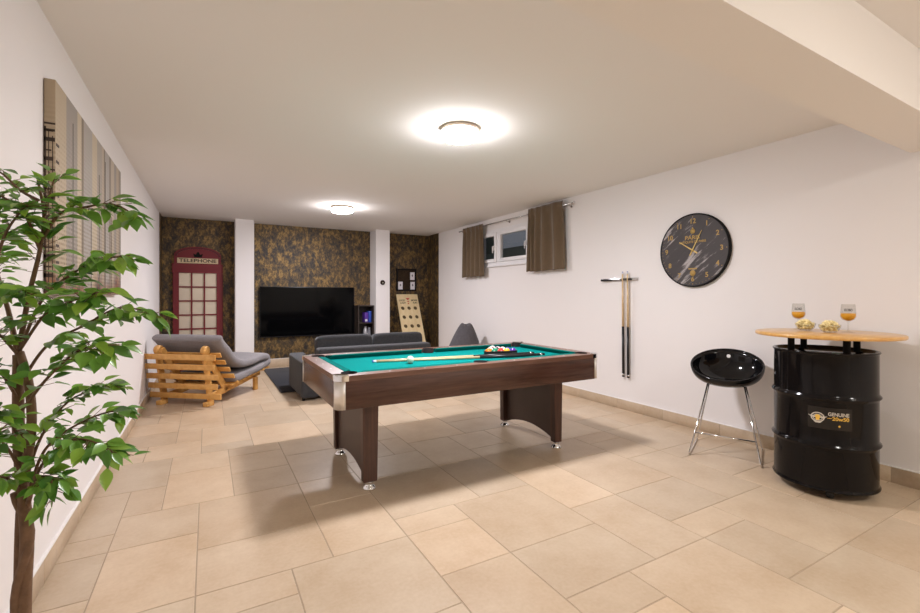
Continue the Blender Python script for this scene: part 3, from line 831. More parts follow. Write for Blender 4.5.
# ------------------------------------------------------------------ bar stool
F_ = Vector((-.9, -.43, 0)).normalized(); L_ = Vector((.43, -.9, 0)).normalized(); c0 = Vector((3.62, 2.06, 0))
def S(l, f, z): p = c0 + L_ * l + F_ * f; return Vector((p.x, p.y, z))
t = thing('bar_stool', 'glossy black tub bar stool with chrome legs beside the oil drum', 'bar stool', tuple(c0))
V = []; F = []; n = 64; K = 14; av, bv = .25, .22
for j in range(K + 1):
    s_ = math.sin(PI / 2 * j / K) ; g_ = (1 - math.cos(PI / 2 * j / K)) ** 1.15
    for i in range(n):
        a = 2 * PI * i / n; l = av * s_ * math.cos(a); f = bv * s_ * math.sin(a)
        zr = .70 - .10 * math.sin(a) ; zbm = .535
        V.append(S(l, f, zbm + (zr - zbm) * g_))
for j in range(K):
    for i in range(n): F.append((j * n + i, j * n + (i + 1) % n, (j + 1) * n + (i + 1) % n, (j + 1) * n + i))
b = MB(); b.add(V, F, smooth=True); bmesh.ops.remove_doubles(b.b, verts=b.b.verts[:], dist=.0005)
sh = b.obj('seat_shell', M['gloss'], t)
md = sh.modifiers.new('s', 'SOLIDIFY'); md.thickness = .012; md.offset = 0; 
bpy.context.view_layer.update(); me = bpy.data.meshes.new_from_object(sh.evaluated_get(bpy.context.evaluated_depsgraph_get())); sh.modifiers.clear(); sh.data = me
pc = S(.0, -.21, .745)
b = MB(); b.tube([pc + F_ * .1, pc - F_ * .1], .015, 24); c = b.obj('cut', M['black'], origin=(0, 0, 0))
boolean(sh, c)
for p in sh.data.polygons: p.use_smooth = True
b = MB(); rim = [S(av * math.cos(2 * PI * i / n), bv * math.sin(2 * PI * i / n), .70 - .10 * math.sin(2 * PI * i / n)) for i in range(n)]
V = []; 
for i in range(n):
    d = (rim[(i + 1) % n] - rim[i - 1]).normalized(); u = d.cross(Vector((0, 0, 1))).normalized(); w_ = u.cross(d)
    for k in range(8): V.append(rim[i] + (u * math.cos(k * PI / 4) + w_ * math.sin(k * PI / 4)) * .0078)
b.add(V, [(i * 8 + k, i * 8 + (k + 1) % 8, ((i + 1) % n) * 8 + (k + 1) % 8, ((i + 1) % n) * 8 + k) for i in range(n) for k in range(8)], smooth=True)
b.obj('seat_rim', M['gloss'], t)
for s in (-1, 1):
    top = .12
    fr, bk = S(s * top, .06, .572), S(s * top, -.06, .572)
    ft, bt = S(s * .235, .25, .007), S(s * .235, -.21, .007)
    def rnd_corner(p, a, c, k=.04, n=4):
        p = Vector(p); A = p + (Vector(a) - p).normalized() * k; C = p + (Vector(c) - p).normalized() * k
        return [A * (1 - q) ** 2 + p * 2 * q * (1 - q) + C * q * q for q in [i / n for i in range(n + 1)]]
    b = MB(); b.tube([fr] + rnd_corner(ft, fr, bt, .02) + rnd_corner(bt, ft, bk, .02) + [bk], .0062, 12)
    b.obj('leg_frame', M['chrome'], t)
q = (.60 - .20) / .565
def at(p, q_, z): return p.lerp(q_, (z - p.z) / (q_.z - p.z))
a1 = at(S(-.235, .25, .007), S(-.12, .06, .572), .17); a2 = at(S(.235, .25, .007), S(.12, .06, .572), .17)
b = MB(); b.tube([a1, a2], .0062, 12); b.obj('footrest', M['chrome'], t)
b = MB(); b.box(-.14, -.07, .555, .14, .07, .575, .004, M2=frame((c0.x, c0.y, 0), L_, F_, (0, 0, 1))); b.obj('seat_mount', M['chrome'], t)

# ------------------------------------------------------------------ television
t = thing('television', 'large black flat television mounted on the gold wallpaper', 'television', (1.6, YB, .53))
b = MB(); b.box(.775, 8.345, .53, 2.42, 8.375, 1.415, .004); b.obj('bezel', M['black'], t)
b = MB(); b.box(.785, 8.3435, .548, 2.41, 8.3452, 1.405); b.obj('screen', M['screen'], t)
b = MB(); b.box(1.0, 8.375, .6, 2.2, 8.395, 1.2, .004); b.box(1.3, 8.395, .8, 1.9, YB - .006, 1.1); b.obj('wall_mount', M['blackm'], t)

# phone-box mirror
t = thing('phone_box_mirror', 'tall dark red telephone-box mirror standing against the left wallpaper', 'mirror', (-.135, 8.38, 0))
PF = frame((-.135, 8.36, 0), (1, 0, 0), (0, 0, 1), (0, -1, 0))
b = MB(); yb_ = -.05
x_ = .262
b.prism([(-.345, 0), (-x_, 0), (-x_, 1.65), (-.345, 1.65)], yb_, 0, PF, r=.004); b.prism([(x_, 0), (.355, 0), (.355, 1.65), (x_, 1.65)], yb_, 0, PF, r=.004)
b.prism([(-x_, 0), (x_, 0), (x_, .27), (-x_, .27)], yb_, 0, PF); b.prism([(-.355, 1.62), (.355, 1.62), (.355, 1.77), (-.355, 1.77)], yb_, .006, PF, r=.003)
arc = [(.328, 1.77), (.328, 1.90)] + [(.328 * math.cos(a) / math.cos(0), 1.90 + .145 * math.sin(a)) for a in [i * PI / 20 for i in range(1, 20)]] + [(-.328, 1.90), (-.328, 1.77)]
b.prism(arc, yb_, 0, PF)
b.obj('frame', M['red'], t)
b = MB()
for xx in (-.089, .089): b.prism([(xx - .011, .27), (xx + .011, .27), (xx + .011, 1.63), (xx - .011, 1.63)], -.03, -.004, PF)
for k in range(1, 6): z = 1.62 - k * .225; b.prism([(-x_, z - .011), (x_, z - .011), (x_, z + .011), (-x_, z + .011)], -.03, -.0045, PF)
b.obj('glazing_bars', M['red'], t)
b = MB(); b.prism([(-x_ - .01, .26), (x_ + .01, .26), (x_ + .01, 1.64), (-x_ - .01, 1.64)], -.036, -.028, PF); b.obj('mirror_glass', M['mirror'], t)
b = MB(); ar2 = [(.29 * math.cos(a), 1.885 + .125 * math.sin(a)) for a in [i * PI / 20 for i in range(0, 21)]]
V = [(x, z) for x, z in ar2]; outer = [(.312 * math.cos(a), 1.885 + .143 * math.sin(a)) for a in [i * PI / 20 for i in range(0, 21)]]
for i in range(20): b.prism([outer[i], outer[i + 1], ar2[i + 1], ar2[i]], 0, .008, PF)
b.prism([(-.05, 1.875), (.05, 1.875), (.06, 1.90), (.068, 1.935), (.03, 1.915), (.015, 1.95), (0, 1.965), (-.015, 1.95), (-.03, 1.915), (-.068, 1.935), (-.06, 1.90)], 0, .008, PF, mi=1)
b.obj('crest', [M['reddk'], M['blackm']], t)
b = MB(); b.prism([(-.285, 1.775), (.285, 1.775), (.285, 1.858), (-.285, 1.858)], .006, .012, PF); sg_ = b.obj('sign', M['cream'], t)
b = MB(); b.text('TELEPHONE', .075, PF @ Matrix.Translation((0, 1.817, .0125)), .0005, width=.52); b.obj('lettering', M['ink'], sg_)

# shelf
t = thing('shelf_unit', 'small dark brown open shelf between the television and the pillar', 'shelf', (2.58, 8.27, 0))
sx0, sx1, sy0, sy1 = 2.43, 2.735, 8.13, 8.40
b = MB(); b.box(sx0, sy0, 0, sx0 + .018, sy1, 1.075); b.box(sx1 - .018, sy0, 0, sx1, sy1, 1.075); b.box(sx0 + .018, sy1 - .008, 0, sx1 - .018, sy1, 1.075); b.obj('side_panels', M['darkwood'], t)
for z in (.05, .40, .735, 1.057):
    b = MB(); b.box(sx0 + .018, sy0, z, sx1 - .018, sy1 - .008, z + .018); b.obj('shelf_board', M['darkwood'], t)
sh_z = .753
b = MB(); b.box(2.575, 8.18, sh_z, 2.64, 8.36, sh_z + .185, .004); b.box(2.577, 8.1785, sh_z + .02, 2.62, 8.181, sh_z + .06, mi=1)
tag(b.obj('box', [M['purple'], M['paperw']]), 'purple box standing on the upper shelf', 'box')
b = MB(); b.box(2.648, 8.18, sh_z, 2.70, 8.36, sh_z + .21, .004); tag(b.obj('box', M['blue']), 'blue box standing beside the purple one on the upper shelf', 'box')
b = MB(); b.lathe([(0, 0), (.03, 0), (.042, .05), (.045, .12), (.036, .2), (.022, .24), (.026, .26), (0, .262)], (2.60, 8.24, .418), 24); tag(b.obj('vase', M['silverv']), 'silver vase on the lower shelf, left of the grey one', 'vase')
b = MB(); b.lathe([(0, 0), (.026, 0), (.034, .04), (.034, .15), (.024, .2), (.026, .235), (0, .236)], (2.675, 8.24, .418), 24); tag(b.obj('vase', M['greyv']), 'dark grey vase on the lower shelf nearest the pillar', 'vase')

# smoke detector / thermostat on the pillar
t = thing('room_thermostat', 'small round dark dial on the pillar right of the television', 'thermostat', (2.877, 8.06, 1.505))
TF = frame((2.877, 8.06, 1.505), (1, 0, 0), (0, 0, 1), (0, -1, 0))
b = MB(); b.lathe([(0, 0), (.045, 0), (.045, .018), (.038, .024), (.028, .024), (.026, .014), (0, .014)], n=32, M2=TF); b.obj('dial_ring', M['backing'], t)
b = MB(); b.lathe([(0, .0141), (.012, .0141), (.010, .024), (0, .025)], n=20, M2=TF @ Matrix.Translation((.002, -.006, 0))); b.obj('button', M['silver'], t)

# picture frame with three cards
t = thing('picture_frame', 'black frame with three white cards hanging above the game board', 'picture frame', (3.505, YB, 1.57))
PX0, PX1, PZ0, PZ1 = 3.29, 3.72, 1.352, 1.80; k = .028; ya, yb2 = 8.385, YB - .006
b = MB(); b.box(PX0, ya, PZ0, PX0 + k, yb2, PZ1, .003); b.box(PX1 - k, ya, PZ0, PX1, yb2, PZ1, .003); b.box(PX0 + k, ya, PZ0, PX1 - k, yb2, PZ0 + k, .003); b.box(PX0 + k, ya, PZ1 - k, PX1 - k, yb2, PZ1, .003)
b.obj('frame', M['blackm'], t)
b = MB(); b.box(PX0 + k, 8.402, PZ0 + k, PX1 - k, yb2, PZ1 - k); b.obj('backing', M['backing'], t)
for (x, z, sym) in ((3.655 - .02, 1.655, 'J'), (3.375, 1.46, 'A'), (3.64, 1.46, 'Q')):
    b = MB(); b.box(x - .048, 8.398, z - .078, x + .048, 8.402, z + .078); cd = b.obj('card', M['paperw'], t)
    b = MB(); c_ = frame((x, 8.3975, z), (1, 0, 0), (0, 0, 1), (0, -1, 0))
    b.prism([(0, .028), (.02, 0), (0, -.028), (-.02, 0)], 0, .0006, c_ @ Matrix.Translation((0, .01, 0))); b.prism([(-.04, .06), (-.03, .06), (-.03, .07), (-.04, .07)], 0, .0006, c_)
    b.obj('card_print', M['greyv'], cd)

# leaning game board
t = thing('game_board', 'pale wooden game board with nine holes leaning against the wallpaper', 'game board', (3.5, 7.85, 0))
BT = Vector((0, 8.365, 1.285)); BB = Vector((0, 7.80, .02)); up = (BT - BB).normalized(); L0 = (BT - BB).length
BF = frame((3.5, BB.y, BB.z), (1, 0, 0), up)
b = MB(); b.prism([(-.225, 0), (.225, 0), (.225, L0), (-.225, L0)], -.03, 0, BF)
bd = b.obj('board', M['ply'], t)
hz = [L0 - .30, L0 - .49, L0 - .68]
for z in hz:
    for x in (-.135, 0, .135):
        b = MB(); b.lathe([(0, -.02), (.040, -.02), (.040, .1), (0, .1)], n=24, M2=BF @ Matrix.Translation((x, z, 0))); c = b.obj('cut', M['black'], origin=(0, 0, 0)); boolean(bd, c)
for z in hz:
    for x in (-.135, 0, .135):
        b = MB(); b.lathe([(0, -.0195), (.0395, -.0195), (.0395, -.018), (0, -.018)], n=24, M2=BF @ Matrix.Translation((x, z, 0))); b.obj('hole_pocket', M['hole'], t)
b = MB()
T2 = lambda x, z: BF @ Matrix.Translation((x, z, .0012))
b.text('LUCKY', .05, T2(-.125, L0 - .135), .0005, width=.13); b.text('LADY', .05, T2(-.115, L0 - .19), .0005, width=.12)
b.text('MORE', .05, T2(.135, L0 - .135), .0005, width=.13); b.text('FUN', .05, T2(.145, L0 - .19), .0005, width=.09)
b.obj('black_lettering', M['ink'], t)
b = MB(); b.prism([(-.045, L0 - .085), (0, L0 - .13), (.045, L0 - .085)], 0, .0012, BF); b.prism([(-.02, L0 - .165), (.02, L0 - .165), (.02, L0 - .15), (-.02, L0 - .15)], 0, .0012, BF)
b.prism([(-.02, L0 - .215), (.02, L0 - .215), (0, L0 - .185)], 0, .0012, BF); b.obj('red_print', M['redink'], t)

# ------------------------------------------------------------------ canvas on the left wall
def canvasmat():
    m, nt, b = nmat('city_canvas'); L = nt.links
    tc = nt.nodes.new('ShaderNodeTexCoord'); sp = nt.nodes.new('ShaderNodeSeparateXYZ'); L.new(tc.outputs['Object'], sp.inputs[0])
    # vertical bands: towers and sky between them
    mr = nt.nodes.new('ShaderNodeMapRange'); mr.inputs['From Min'].default_value = -.85; mr.inputs['From Max'].default_value = .86; L.new(sp.outputs['Y'], mr.inputs['Value'])
    cr = nt.nodes.new('ShaderNodeValToRGB'); cr.color_ramp.interpolation = 'CONSTANT'; el = cr.color_ramp.elements
    bands = [(0, (.46, .37, .26)), (.10, (.32, .28, .24)), (.22, (.52, .43, .31)), (.27, (.22, .17, .12)), (.30, (.38, .34, .30)), (.42, (.50, .41, .29)), (.50, (.36, .31, .26)),
             (.58, (.44, .36, .27)), (.62, (.20, .15, .11)), (.64, (.40, .36, .32)), (.72, (.26, .21, .17)), (.76, (.48, .40, .30)), (.83, (.32, .28, .25)), (.88, (.45, .36, .26)), (.94, (.30, .25, .20))]
    el[0].color = (*bands[0][1], 1); el[1].position = bands[1][0]; el[1].color = (*bands[1][1], 1)
    for p_, c_ in bands[2:]: x = el.new(p_); x.color = (*c_, 1)
    L.new(mr.outputs[0], cr.inputs['Fac'])
    # rows of windows
    br = nt.nodes.new('ShaderNodeTexBrick'); br.offset = 0; br.inputs['Scale'].default_value = 1
    br.inputs['Brick Width'].default_value = .030; br.inputs['Row Height'].default_value = .022; br.inputs['Mortar Size'].default_value = .006
    br.inputs['Color1'].default_value = (.45, .42, .4, 1); br.inputs['Color2'].default_value = (.8, .76, .7, 1); br.inputs['Mortar'].default_value = (1, 1, 1, 1)
    cb2 = nt.nodes.new('ShaderNodeCombineXYZ'); L.new(sp.outputs['Y'], cb2.inputs[0]); L.new(sp.outputs['Z'], cb2.inputs[1]); L.new(cb2.outputs[0], br.inputs['Vector'])
    n = nt.nodes.new('ShaderNodeTexNoise'); n.inputs['Scale'].default_value = 3
    L.new(tc.outputs['Object'], n.inputs['Vector'])
    mul = nt.nodes.new('ShaderNodeMix'); mul.data_type = 'RGBA'; mul.blend_type = 'MULTIPLY'
    g = nt.nodes.new('ShaderNodeMapRange'); g.inputs['From Min'].default_value = .9; g.inputs['From Max'].default_value = .1; L.new(sp.outputs['Z'], g.inputs['Value'])
    L.new(g.outputs[0], mul.inputs['Factor']); L.new(cr.outputs['Color'], mul.inputs['A']); L.new(br.outputs['Color'], mul.inputs['B'])
    # warm dark street level
    cr2 = nt.nodes.new('ShaderNodeValToRGB'); e = cr2.color_ramp.elements
    e[0].position = .38; e[0].color = (.05, .035, .03, 1); e[1].position = .6; e[1].color = (.30, .10, .05, 1); x = e.new(.72); x.color = (.55, .40, .12, 1)
    n3 = nt.nodes.new('ShaderNodeTexNoise'); n3.inputs['Scale'].default_value = 28; n3.inputs['Detail'].default_value = 4; L.new(tc.outputs['Object'], n3.inputs['Vector']); L.new(n3.outputs['Fac'], cr2.inputs['Fac'])
    st = nt.nodes.new('ShaderNodeMath'); st.operation = 'MULTIPLY_ADD'; st.inputs[1].default_value = .5; L.new(n.outputs['Fac'], st.inputs[0]); L.new(sp.outputs['Z'], st.inputs[2])
    lt = nt.nodes.new('ShaderNodeMapRange'); lt.inputs['From Min'].default_value = .40; lt.inputs['From Max'].default_value = .24; L.new(st.outputs[0], lt.inputs['Value'])
    mm = nt.nodes.new('ShaderNodeMix'); mm.data_type = 'RGBA'; L.new(lt.outputs[0], mm.inputs['Factor']); L.new(mul.outputs['Result'], mm.inputs['A']); L.new(cr2.outputs['Color'], mm.inputs['B'])
    L.new(mm.outputs['Result'], b.inputs['Base Color']); b.inputs['Roughness'].default_value = .7
    return m
CA = [2.61, 4.32, 1.26, 2.212]
t = thing('canvas_print', 'large beige city-skyline canvas print on the left wall', 'wall picture', (XL, 3.46, CA[2]))
b = MB(); b.box(XL + .002, CA[0], CA[2], XL + .042, CA[1], CA[3], .003); b.obj('canvas', canvasmat(), t)
b = MB()   # dark facade and near tower drawn at the near end
xf = XL + .0425
def strip(y0, y1, z0, z1): b.box(xf - .0005, y0, z0, xf + .0006, y1, z1)
ye = CA[0] - .0006
def side(x0, x1, z0, z1): b.box(XL + x0, ye, z0, XL + x1, ye + .001, z1)
side(.003, .010, 1.27, 2.0); side(.017, .020, 1.27, 1.98); side(.030, .033, 1.27, 1.96); side(.003, .040, 1.98, 1.99); side(.003, .041, 2.01, 2.018)
for k in range(17): side(.003, .040 - .006 * (k % 3), 1.29 + k * .043, 1.297 + k * .043 + (.010 if k % 2 else 0))
for k in range(9): strip(2.615, 2.66, 1.32 + k * .075, 1.332 + k * .075)
for y in (2.90, 3.30, 3.52, 3.71, 3.93): strip(y, y + .006, 1.27, 1.95 + .2 * math.sin(y * 9))
b.obj('printed_facade', mat('dark_print', (.07, .05, .04), .8), t)

# ------------------------------------------------------------------ rug, sofa, beanbag
b = MB(); b.box(.82, 6.12, 0, 2.40, 8.16, .022, .006, 2)
tag(b.obj('rug', M['rug']), 'dark charcoal pile rug on the tiles before the television', 'rug')
t = thing('sofa', 'charcoal two-seat sofa facing the television, back to the pool table', 'sofa', (1.88, 5.98, 0))
b = MB(); b.box(1.17, 5.53, .06, 2.66, 6.47, .28, .02, 3); b.obj('base', M['sofa'], t)
b = MB(); b.box(.965, 5.50, .03, 1.165, 6.46, .475, .03, 4); b.obj('armrest', M['sofa'], t)
b = MB(); b.box(2.665, 5.50, .03, 2.86, 6.46, .475, .03, 4); b.obj('armrest', M['sofa'], t)
b = MB(); b.box(1.167, 5.50, .06, 2.66, 5.70, .612, .03, 4); b.obj('backrest', M['sofa'], t)
for x0, x1 in ((1.185, 1.912), (1.918, 2.645)):
    b = MB(); b.puff(((x0 + x1) / 2, 6.09, .37), (.359, .385, .085), 6); b.obj('seat_cushion', M['sofa'], t)
    b = MB(); b.puff((0, 0, 0), (.363, .085, .20), 9, 9, Matrix.Translation(((x0 + x1) / 2, 5.80, .545)) @ Matrix.Rotation(R(-7), 4, 'X')); b.obj('back_cushion', M['sofa'], t)
for x in (1.0, 2.78):
    for y in (5.56, 6.40):
        z0 = .0221 if y > 6.1 else 0
        b = MB(); b.lathe([(0, z0), (.02, z0), (.024, .035), (0, .035)], (x, y, 0), 12); b.obj('foot', M['blackm'], t)
# bean bag
V = []; F = []; n = 40; prof_ = [(0, 0), (.28, .0), (.36, .05), (.37, .15), (.33, .28), (.265, .42), (.215, .55), (.165, .66), (.115, .745), (.08, .79), (.055, .795), (0, .77)]
rr = random.Random(5)
for j, (r, z) in enumerate(prof_):
    for i in range(n):
        a = 2 * PI * i / n; w_ = 1 + .035 * math.sin(3 * a + j * .4) + .025 * math.sin(7 * a + 1.3 * j)
        zz = z + (.02 * math.cos(2 * a + .6) if j > 7 else 0)
        V.append((3.58 + min(.405, r * w_ * math.cos(a) + (.06 * z / .8)), 6.24 + r * w_ * math.sin(a), zz))
for j in range(len(prof_) - 1):
    for i in range(n): F.append((j * n + i, j * n + (i + 1) % n, (j + 1) * n + (i + 1) % n, (j + 1) * n + i))
b = MB(); b.add(V, F, smooth=True); bmesh.ops.remove_doubles(b.b, verts=b.b.verts[:], dist=.0005)
t = b.obj('bean_bag', M['bean']); tag(t, 'grey bean bag slumped against the right wall beyond the pool table', 'bean bag')
md = t.modifiers.new('s', 'SUBSURF'); md.levels = 1; md.render_levels = 2

# ------------------------------------------------------------------ futon chair
e1 = Vector((.78, -.626, 0)).normalized(); e2 = Vector((.626, .78, 0)).normalized()
O = Vector((-.235, 6.03, 0))     # middle of the rear foot line
FT = frame(O, e1, e2, (0, 0, 1))
t = thing('futon_chair', 'slatted pine futon chair with a grey mattress by the left wall', 'futon chair', tuple(O))
def fb(name, fn, m=M['pine'], parent=None):
    b = MB(FT); fn(b); return b.obj(name, m, parent or t)
TOPZ = .63
for x in (-.30, .30):
    # rear flap rail (nearly upright), backrest rail (slanting forward to the seat), floor runner
    fb('rear_rail', lambda b: b.beam((x, .05, .01), (x, -.045, TOPZ), .028, .085, (0, 1, 0), .01))
    fb('back_rail', lambda b: b.beam((x + (.03 if x < 0 else -.03), -.03, TOPZ + .005), (x + (.03 if x < 0 else -.03), .36, .10), .028, .085, (0, 1, 0), .01))
    fb('hinge_knob', lambda b: b.lathe([(0, -.024), (.05, -.024), (.054, -.018), (.054, .018), (.05, .024), (0, .024)], n=28, M2=frame((x, -.038, TOPZ), (0, 1, 0), (0, 0, 1), (1, 0, 0))))
    fb('seat_rail', lambda b: b.beam((x + (.03 if x < 0 else -.03), .10, .085), (x + (.03 if x < 0 else -.03), 1.02, .215), .028, .075, (0, 0, 1), .006))
    fb('front_leg', lambda b: b.box(x - .022, .86, 0, x + .022, .915, .17, .004))
    fb('rear_foot', lambda b: b.box(x - .005, -.07, 0, x + .055, .04, .05, .004))
for i in range(5):
    q = i / 4; z = .105 + q * .455; y = -.005 - .092 * q
    fb('rear_slat', lambda b: b.box(-.44, y - .0105, z - .031, .475 - .03 * (i % 2), y + .0105, z + .031, .003))
for i in range(5):
    q = i / 4; z = .20 + q * .37; y = .36 - q * .31
    fb('back_slat', lambda b: b.beam((-.43, y, z), (.43, y, z), .018, .058, (0, .86, .51) if False else (0, -.45, .9), .003))
for i in range(8):
    q = i / 7; y = .32 + q * .70; z = .155 + (y - .10) / .92 * .125 + .0
    fb('seat_slat', lambda b: b.box(-.40, y - .03, z - .012, .40, y + .03, z + .009, .003))
# mattress: one long pad folded into seat, front fold and back
cl = [(.33, .245), (.50, .262), (.68, .287), (.86, .312), (.985, .335), (1.035, .365), (1.035, .405), (.985, .435), (.86, .432), (.70, .412), (.56, .40), (.46, .415), (.365, .455), (.27, .535), (.18, .63), (.095, .725), (.055, .775)]
def smoothline(P, it=2):
    for _ in range(it):
        Q = [P[0]]
        for a, c in zip(P, P[1:]):
            Q.append((a[0] * .75 + c[0] * .25, a[1] * .75 + c[1] * .25)); Q.append((a[0] * .25 + c[0] * .75, a[1] * .25 + c[1] * .75))
        Q.append(P[-1]); P = Q
    return P
cl = smoothline(cl)
V = []; F = []; rr = random.Random(2)
sec = []; th = .052
for k in range(28):
    a = 2 * PI * k / 28; u = math.copysign(abs(math.cos(a)) ** .22, math.cos(a)); v = math.copysign(abs(math.sin(a)) ** .45, math.sin(a)); sec.append((u * .445 - .02, v))
m_ = len(sec)
for i, p in enumerate(cl):
    a = cl[max(i - 1, 0)]; c = cl[min(i + 1, len(cl) - 1)]
    d = Vector((c[0] - a[0], c[1] - a[1])).normalized(); nn = Vector((-d.y, d.x))
    e = min(i, len(cl) - 1 - i); k = min(1, .72 + .12 * e)
    for (u, v) in sec:
        q = 1 + .05 * math.sin(u * 12 + i * .5)
        V.append((u * (.985 + .015 * math.sin(i * .7)), p[0] + nn.x * v * th * k * q, p[1] + nn.y * v * th * k * q))
for i in range(len(cl) - 1):
    for k in range(m_): F.append((i * m_ + k, i * m_ + (k + 1) % m_, (i + 1) * m_ + (k + 1) % m_, (i + 1) * m_ + k))
F += [tuple(range(m_))[::-1], tuple((len(cl) - 1) * m_ + k for k in range(m_))]
b = MB(FT); b.add(V, F, smooth=True); b.obj('mattress', M['grey'], t)

# ------------------------------------------------------------------ ficus
BR = {
'trunk': [(-0.414, 1.567, 0.017), (-0.416, 1.568, 0.426), (-0.409, 1.564, 0.615), (-0.416, 1.568, 0.719), (-0.427, 1.574, 0.875), (-0.429, 1.576, 0.98), (-0.429, 1.576, 1.097)] ,
'stem': [(-0.426, 1.585, 0.02), (-0.434, 1.602, 0.446), (-0.424, 1.584, 0.715), (-0.396, 1.546, 0.904), (-0.401, 1.548, 1.021), (-0.425, 1.573, 1.104)] ,
'fl': [(-0.429, 1.576, 1.097), (-0.452, 1.589, 1.214), (-0.49, 1.633, 1.332), (-0.51, 1.667, 1.414)] ,
'fr': [(-0.429, 1.576, 1.097), (-0.403, 1.549, 1.24), (-0.373, 1.521, 1.368), (-0.361, 1.503, 1.455), (-0.371, 1.497, 1.541)] ,
1: [(-0.369, 1.518, 1.393), (-0.326, 1.483, 1.458), (-0.268, 1.439, 1.473), (-0.212, 1.395, 1.479), (-0.167, 1.358, 1.457), (-0.14, 1.331, 1.416)] ,
2: [(-0.425, 1.573, 1.11), (-0.365, 1.505, 1.24), (-0.287, 1.438, 1.31), (-0.214, 1.385, 1.344), (-0.143, 1.322, 1.349)] ,
3: [(-0.42, 1.571, 1.032), (-0.368, 1.564, 1.12), (-0.287, 1.541, 1.172), (-0.213, 1.523, 1.217), (-0.142, 1.482, 1.206), (-0.118, 1.469, 1.179)] ,
4: [(-0.414, 1.567, 0.771), (-0.381, 1.572, 0.882), (-0.327, 1.564, 0.965), (-0.261, 1.549, 0.998), (-0.191, 1.521, 1.021)] ,
5: [(-0.409, 1.564, 0.693), (-0.369, 1.518, 0.818), (-0.297, 1.455, 0.888), (-0.229, 1.405, 0.879), (-0.18, 1.365, 0.841)] ,
6: [(-0.411, 1.565, 0.719), (-0.381, 1.594, 0.836), (-0.314, 1.602, 0.894), (-0.247, 1.599, 0.92), (-0.219, 1.595, 0.917)] ,
7: [(-0.49, 1.633, 1.332), (-0.443, 1.537, 1.403), (-0.4, 1.467, 1.446), (-0.372, 1.428, 1.466)] ,
8: [(-0.373, 1.521, 1.368), (-0.392, 1.486, 1.45), (-0.427, 1.483, 1.487), (-0.465, 1.492, 1.504)] ,
9: [(-0.361, 1.503, 1.455), (-0.345, 1.482, 1.504), (-0.336, 1.477, 1.541), (-0.331, 1.474, 1.566)] ,
10: [(-0.425, 1.573, 0.797), (-0.435, 1.51, 0.883), (-0.456, 1.465, 0.93)] ,
11: [(-0.429, 1.576, 0.98), (-0.441, 1.514, 1.055), (-0.462, 1.468, 1.104)] ,
12: [(-0.429, 1.576, 1.097), (-0.438, 1.488, 1.156), (-0.449, 1.426, 1.191)] ,
13: [(-0.411, 1.565, 0.706), (-0.371, 1.497, 0.788), (-0.338, 1.455, 0.801), (-0.327, 1.437, 0.751)] ,
14: [(-0.425, 1.573, 1.11), (-0.343, 1.435, 1.204), (-0.264, 1.321, 1.241), (-0.214, 1.27, 1.259)] ,
15: [(-0.417, 1.557, 0.956), (-0.338, 1.455, 1.055), (-0.264, 1.367, 1.122), (-0.21, 1.314, 1.136)] ,
16: [(-0.425, 1.573, 0.875), (-0.401, 1.433, 0.946), (-0.401, 1.353, 0.995), (-0.418, 1.328, 0.997)] ,
17: [(-0.425, 1.573, 0.745), (-0.424, 1.504, 0.796), (-0.436, 1.453, 0.822), (-0.458, 1.442, 0.779)] ,
18: [(-0.374, 1.51, 1.493), (-0.421, 1.56, 1.523), (-0.474, 1.613, 1.575), (-0.513, 1.646, 1.583)] ,
19: [(-0.49, 1.633, 1.332), (-0.472, 1.531, 1.289), (-0.411, 1.428, 1.264), (-0.356, 1.351, 1.259)] ,

}
t = thing('ficus_tree', 'leafy green potted ficus tree standing before the canvas print', 'plant', (-.42, 1.57, 0))
b = MB(); b.lathe([(0, 0), (.10, 0), (.125, .2), (.132, .2), (.132, .22), (.122, .22), (.118, .19), (0, .19)], (-.44, 1.57, 0), 32); b.obj('pot', M['pot'], t)
b = MB(); b.lathe([(0, .191), (.117, .191), (.11, .2), (0, .205)], (-.44, 1.57, 0), 32); b.obj('soil', M['soil'], t)
def cr_path(P, n=6):
    P = [Vector(p) for p in P]; Q = [P[0] * 2 - P[1]] + P + [P[-1] * 2 - P[-2]]; out = []
    for i in range(1, len(Q) - 2):
        a, b_, c, d = Q[i - 1:i + 3]
        for k in range(n):
            s = k / n
            out.append(.5 * ((2 * b_) + (c - a) * s + (2 * a - 5 * b_ + 4 * c - d) * s * s + (3 * b_ - a - 3 * c + d) * s ** 3))
    out.append(P[-1]); return out
b = MB()
p = cr_path(BR['trunk']); b.tube(p, [.016 - .005 * i / len(p) for i in range(len(p))], 12)
p = cr_path(BR['stem']); b.tube(p, [.0125 - .004 * i / len(p) for i in range(len(p))], 12)
p2 = [q + Vector((.012 * math.cos(i * .5) - .004, (.010 * math.sin(i * .5) - .004), 0)) for i, q in enumerate(cr_path(BR['trunk']))][:20]
b.tube(p2, [.011 - .003 * i / len(p2) for i in range(len(p2))], 10)
for k in ('fl', 'fr'):
    p = cr_path(BR[k]); b.tube(p, [.0065 - .004 * i / len(p) for i in range(len(p))], 10)
b.obj('trunk', M['bark'], t)
lr = random.Random(21)
def leaf(b, base, d, nrm, L1, tone):
    d = d.normalized(); s = d.cross(nrm).normalized(); u = s.cross(d)
    w = L1 * lr.uniform(.22, .28); cu = lr.uniform(.05, .22)
    prof2 = [(0, 0), (.12, .45), (.30, .92), (.48, 1), (.66, .78), (.82, .42), (.92, .16), (1, 0)]
    V = []; idx = []
    for (q, ww) in prof2:
        c = base + d * (q * L1) - u * (cu * L1 * q * q)
        V += [c - s * w * ww + u * w * ww * .35, c, c + s * w * ww + u * w * ww * .35]
    F = []
    for i in range(len(prof2) - 1):
        a = 3 * i; F += [(a, a + 1, a + 4, a + 3), (a + 1, a + 2, a + 5, a + 4)]
    b.add(V, F, 0, True, tone)
WALL = XL + .008
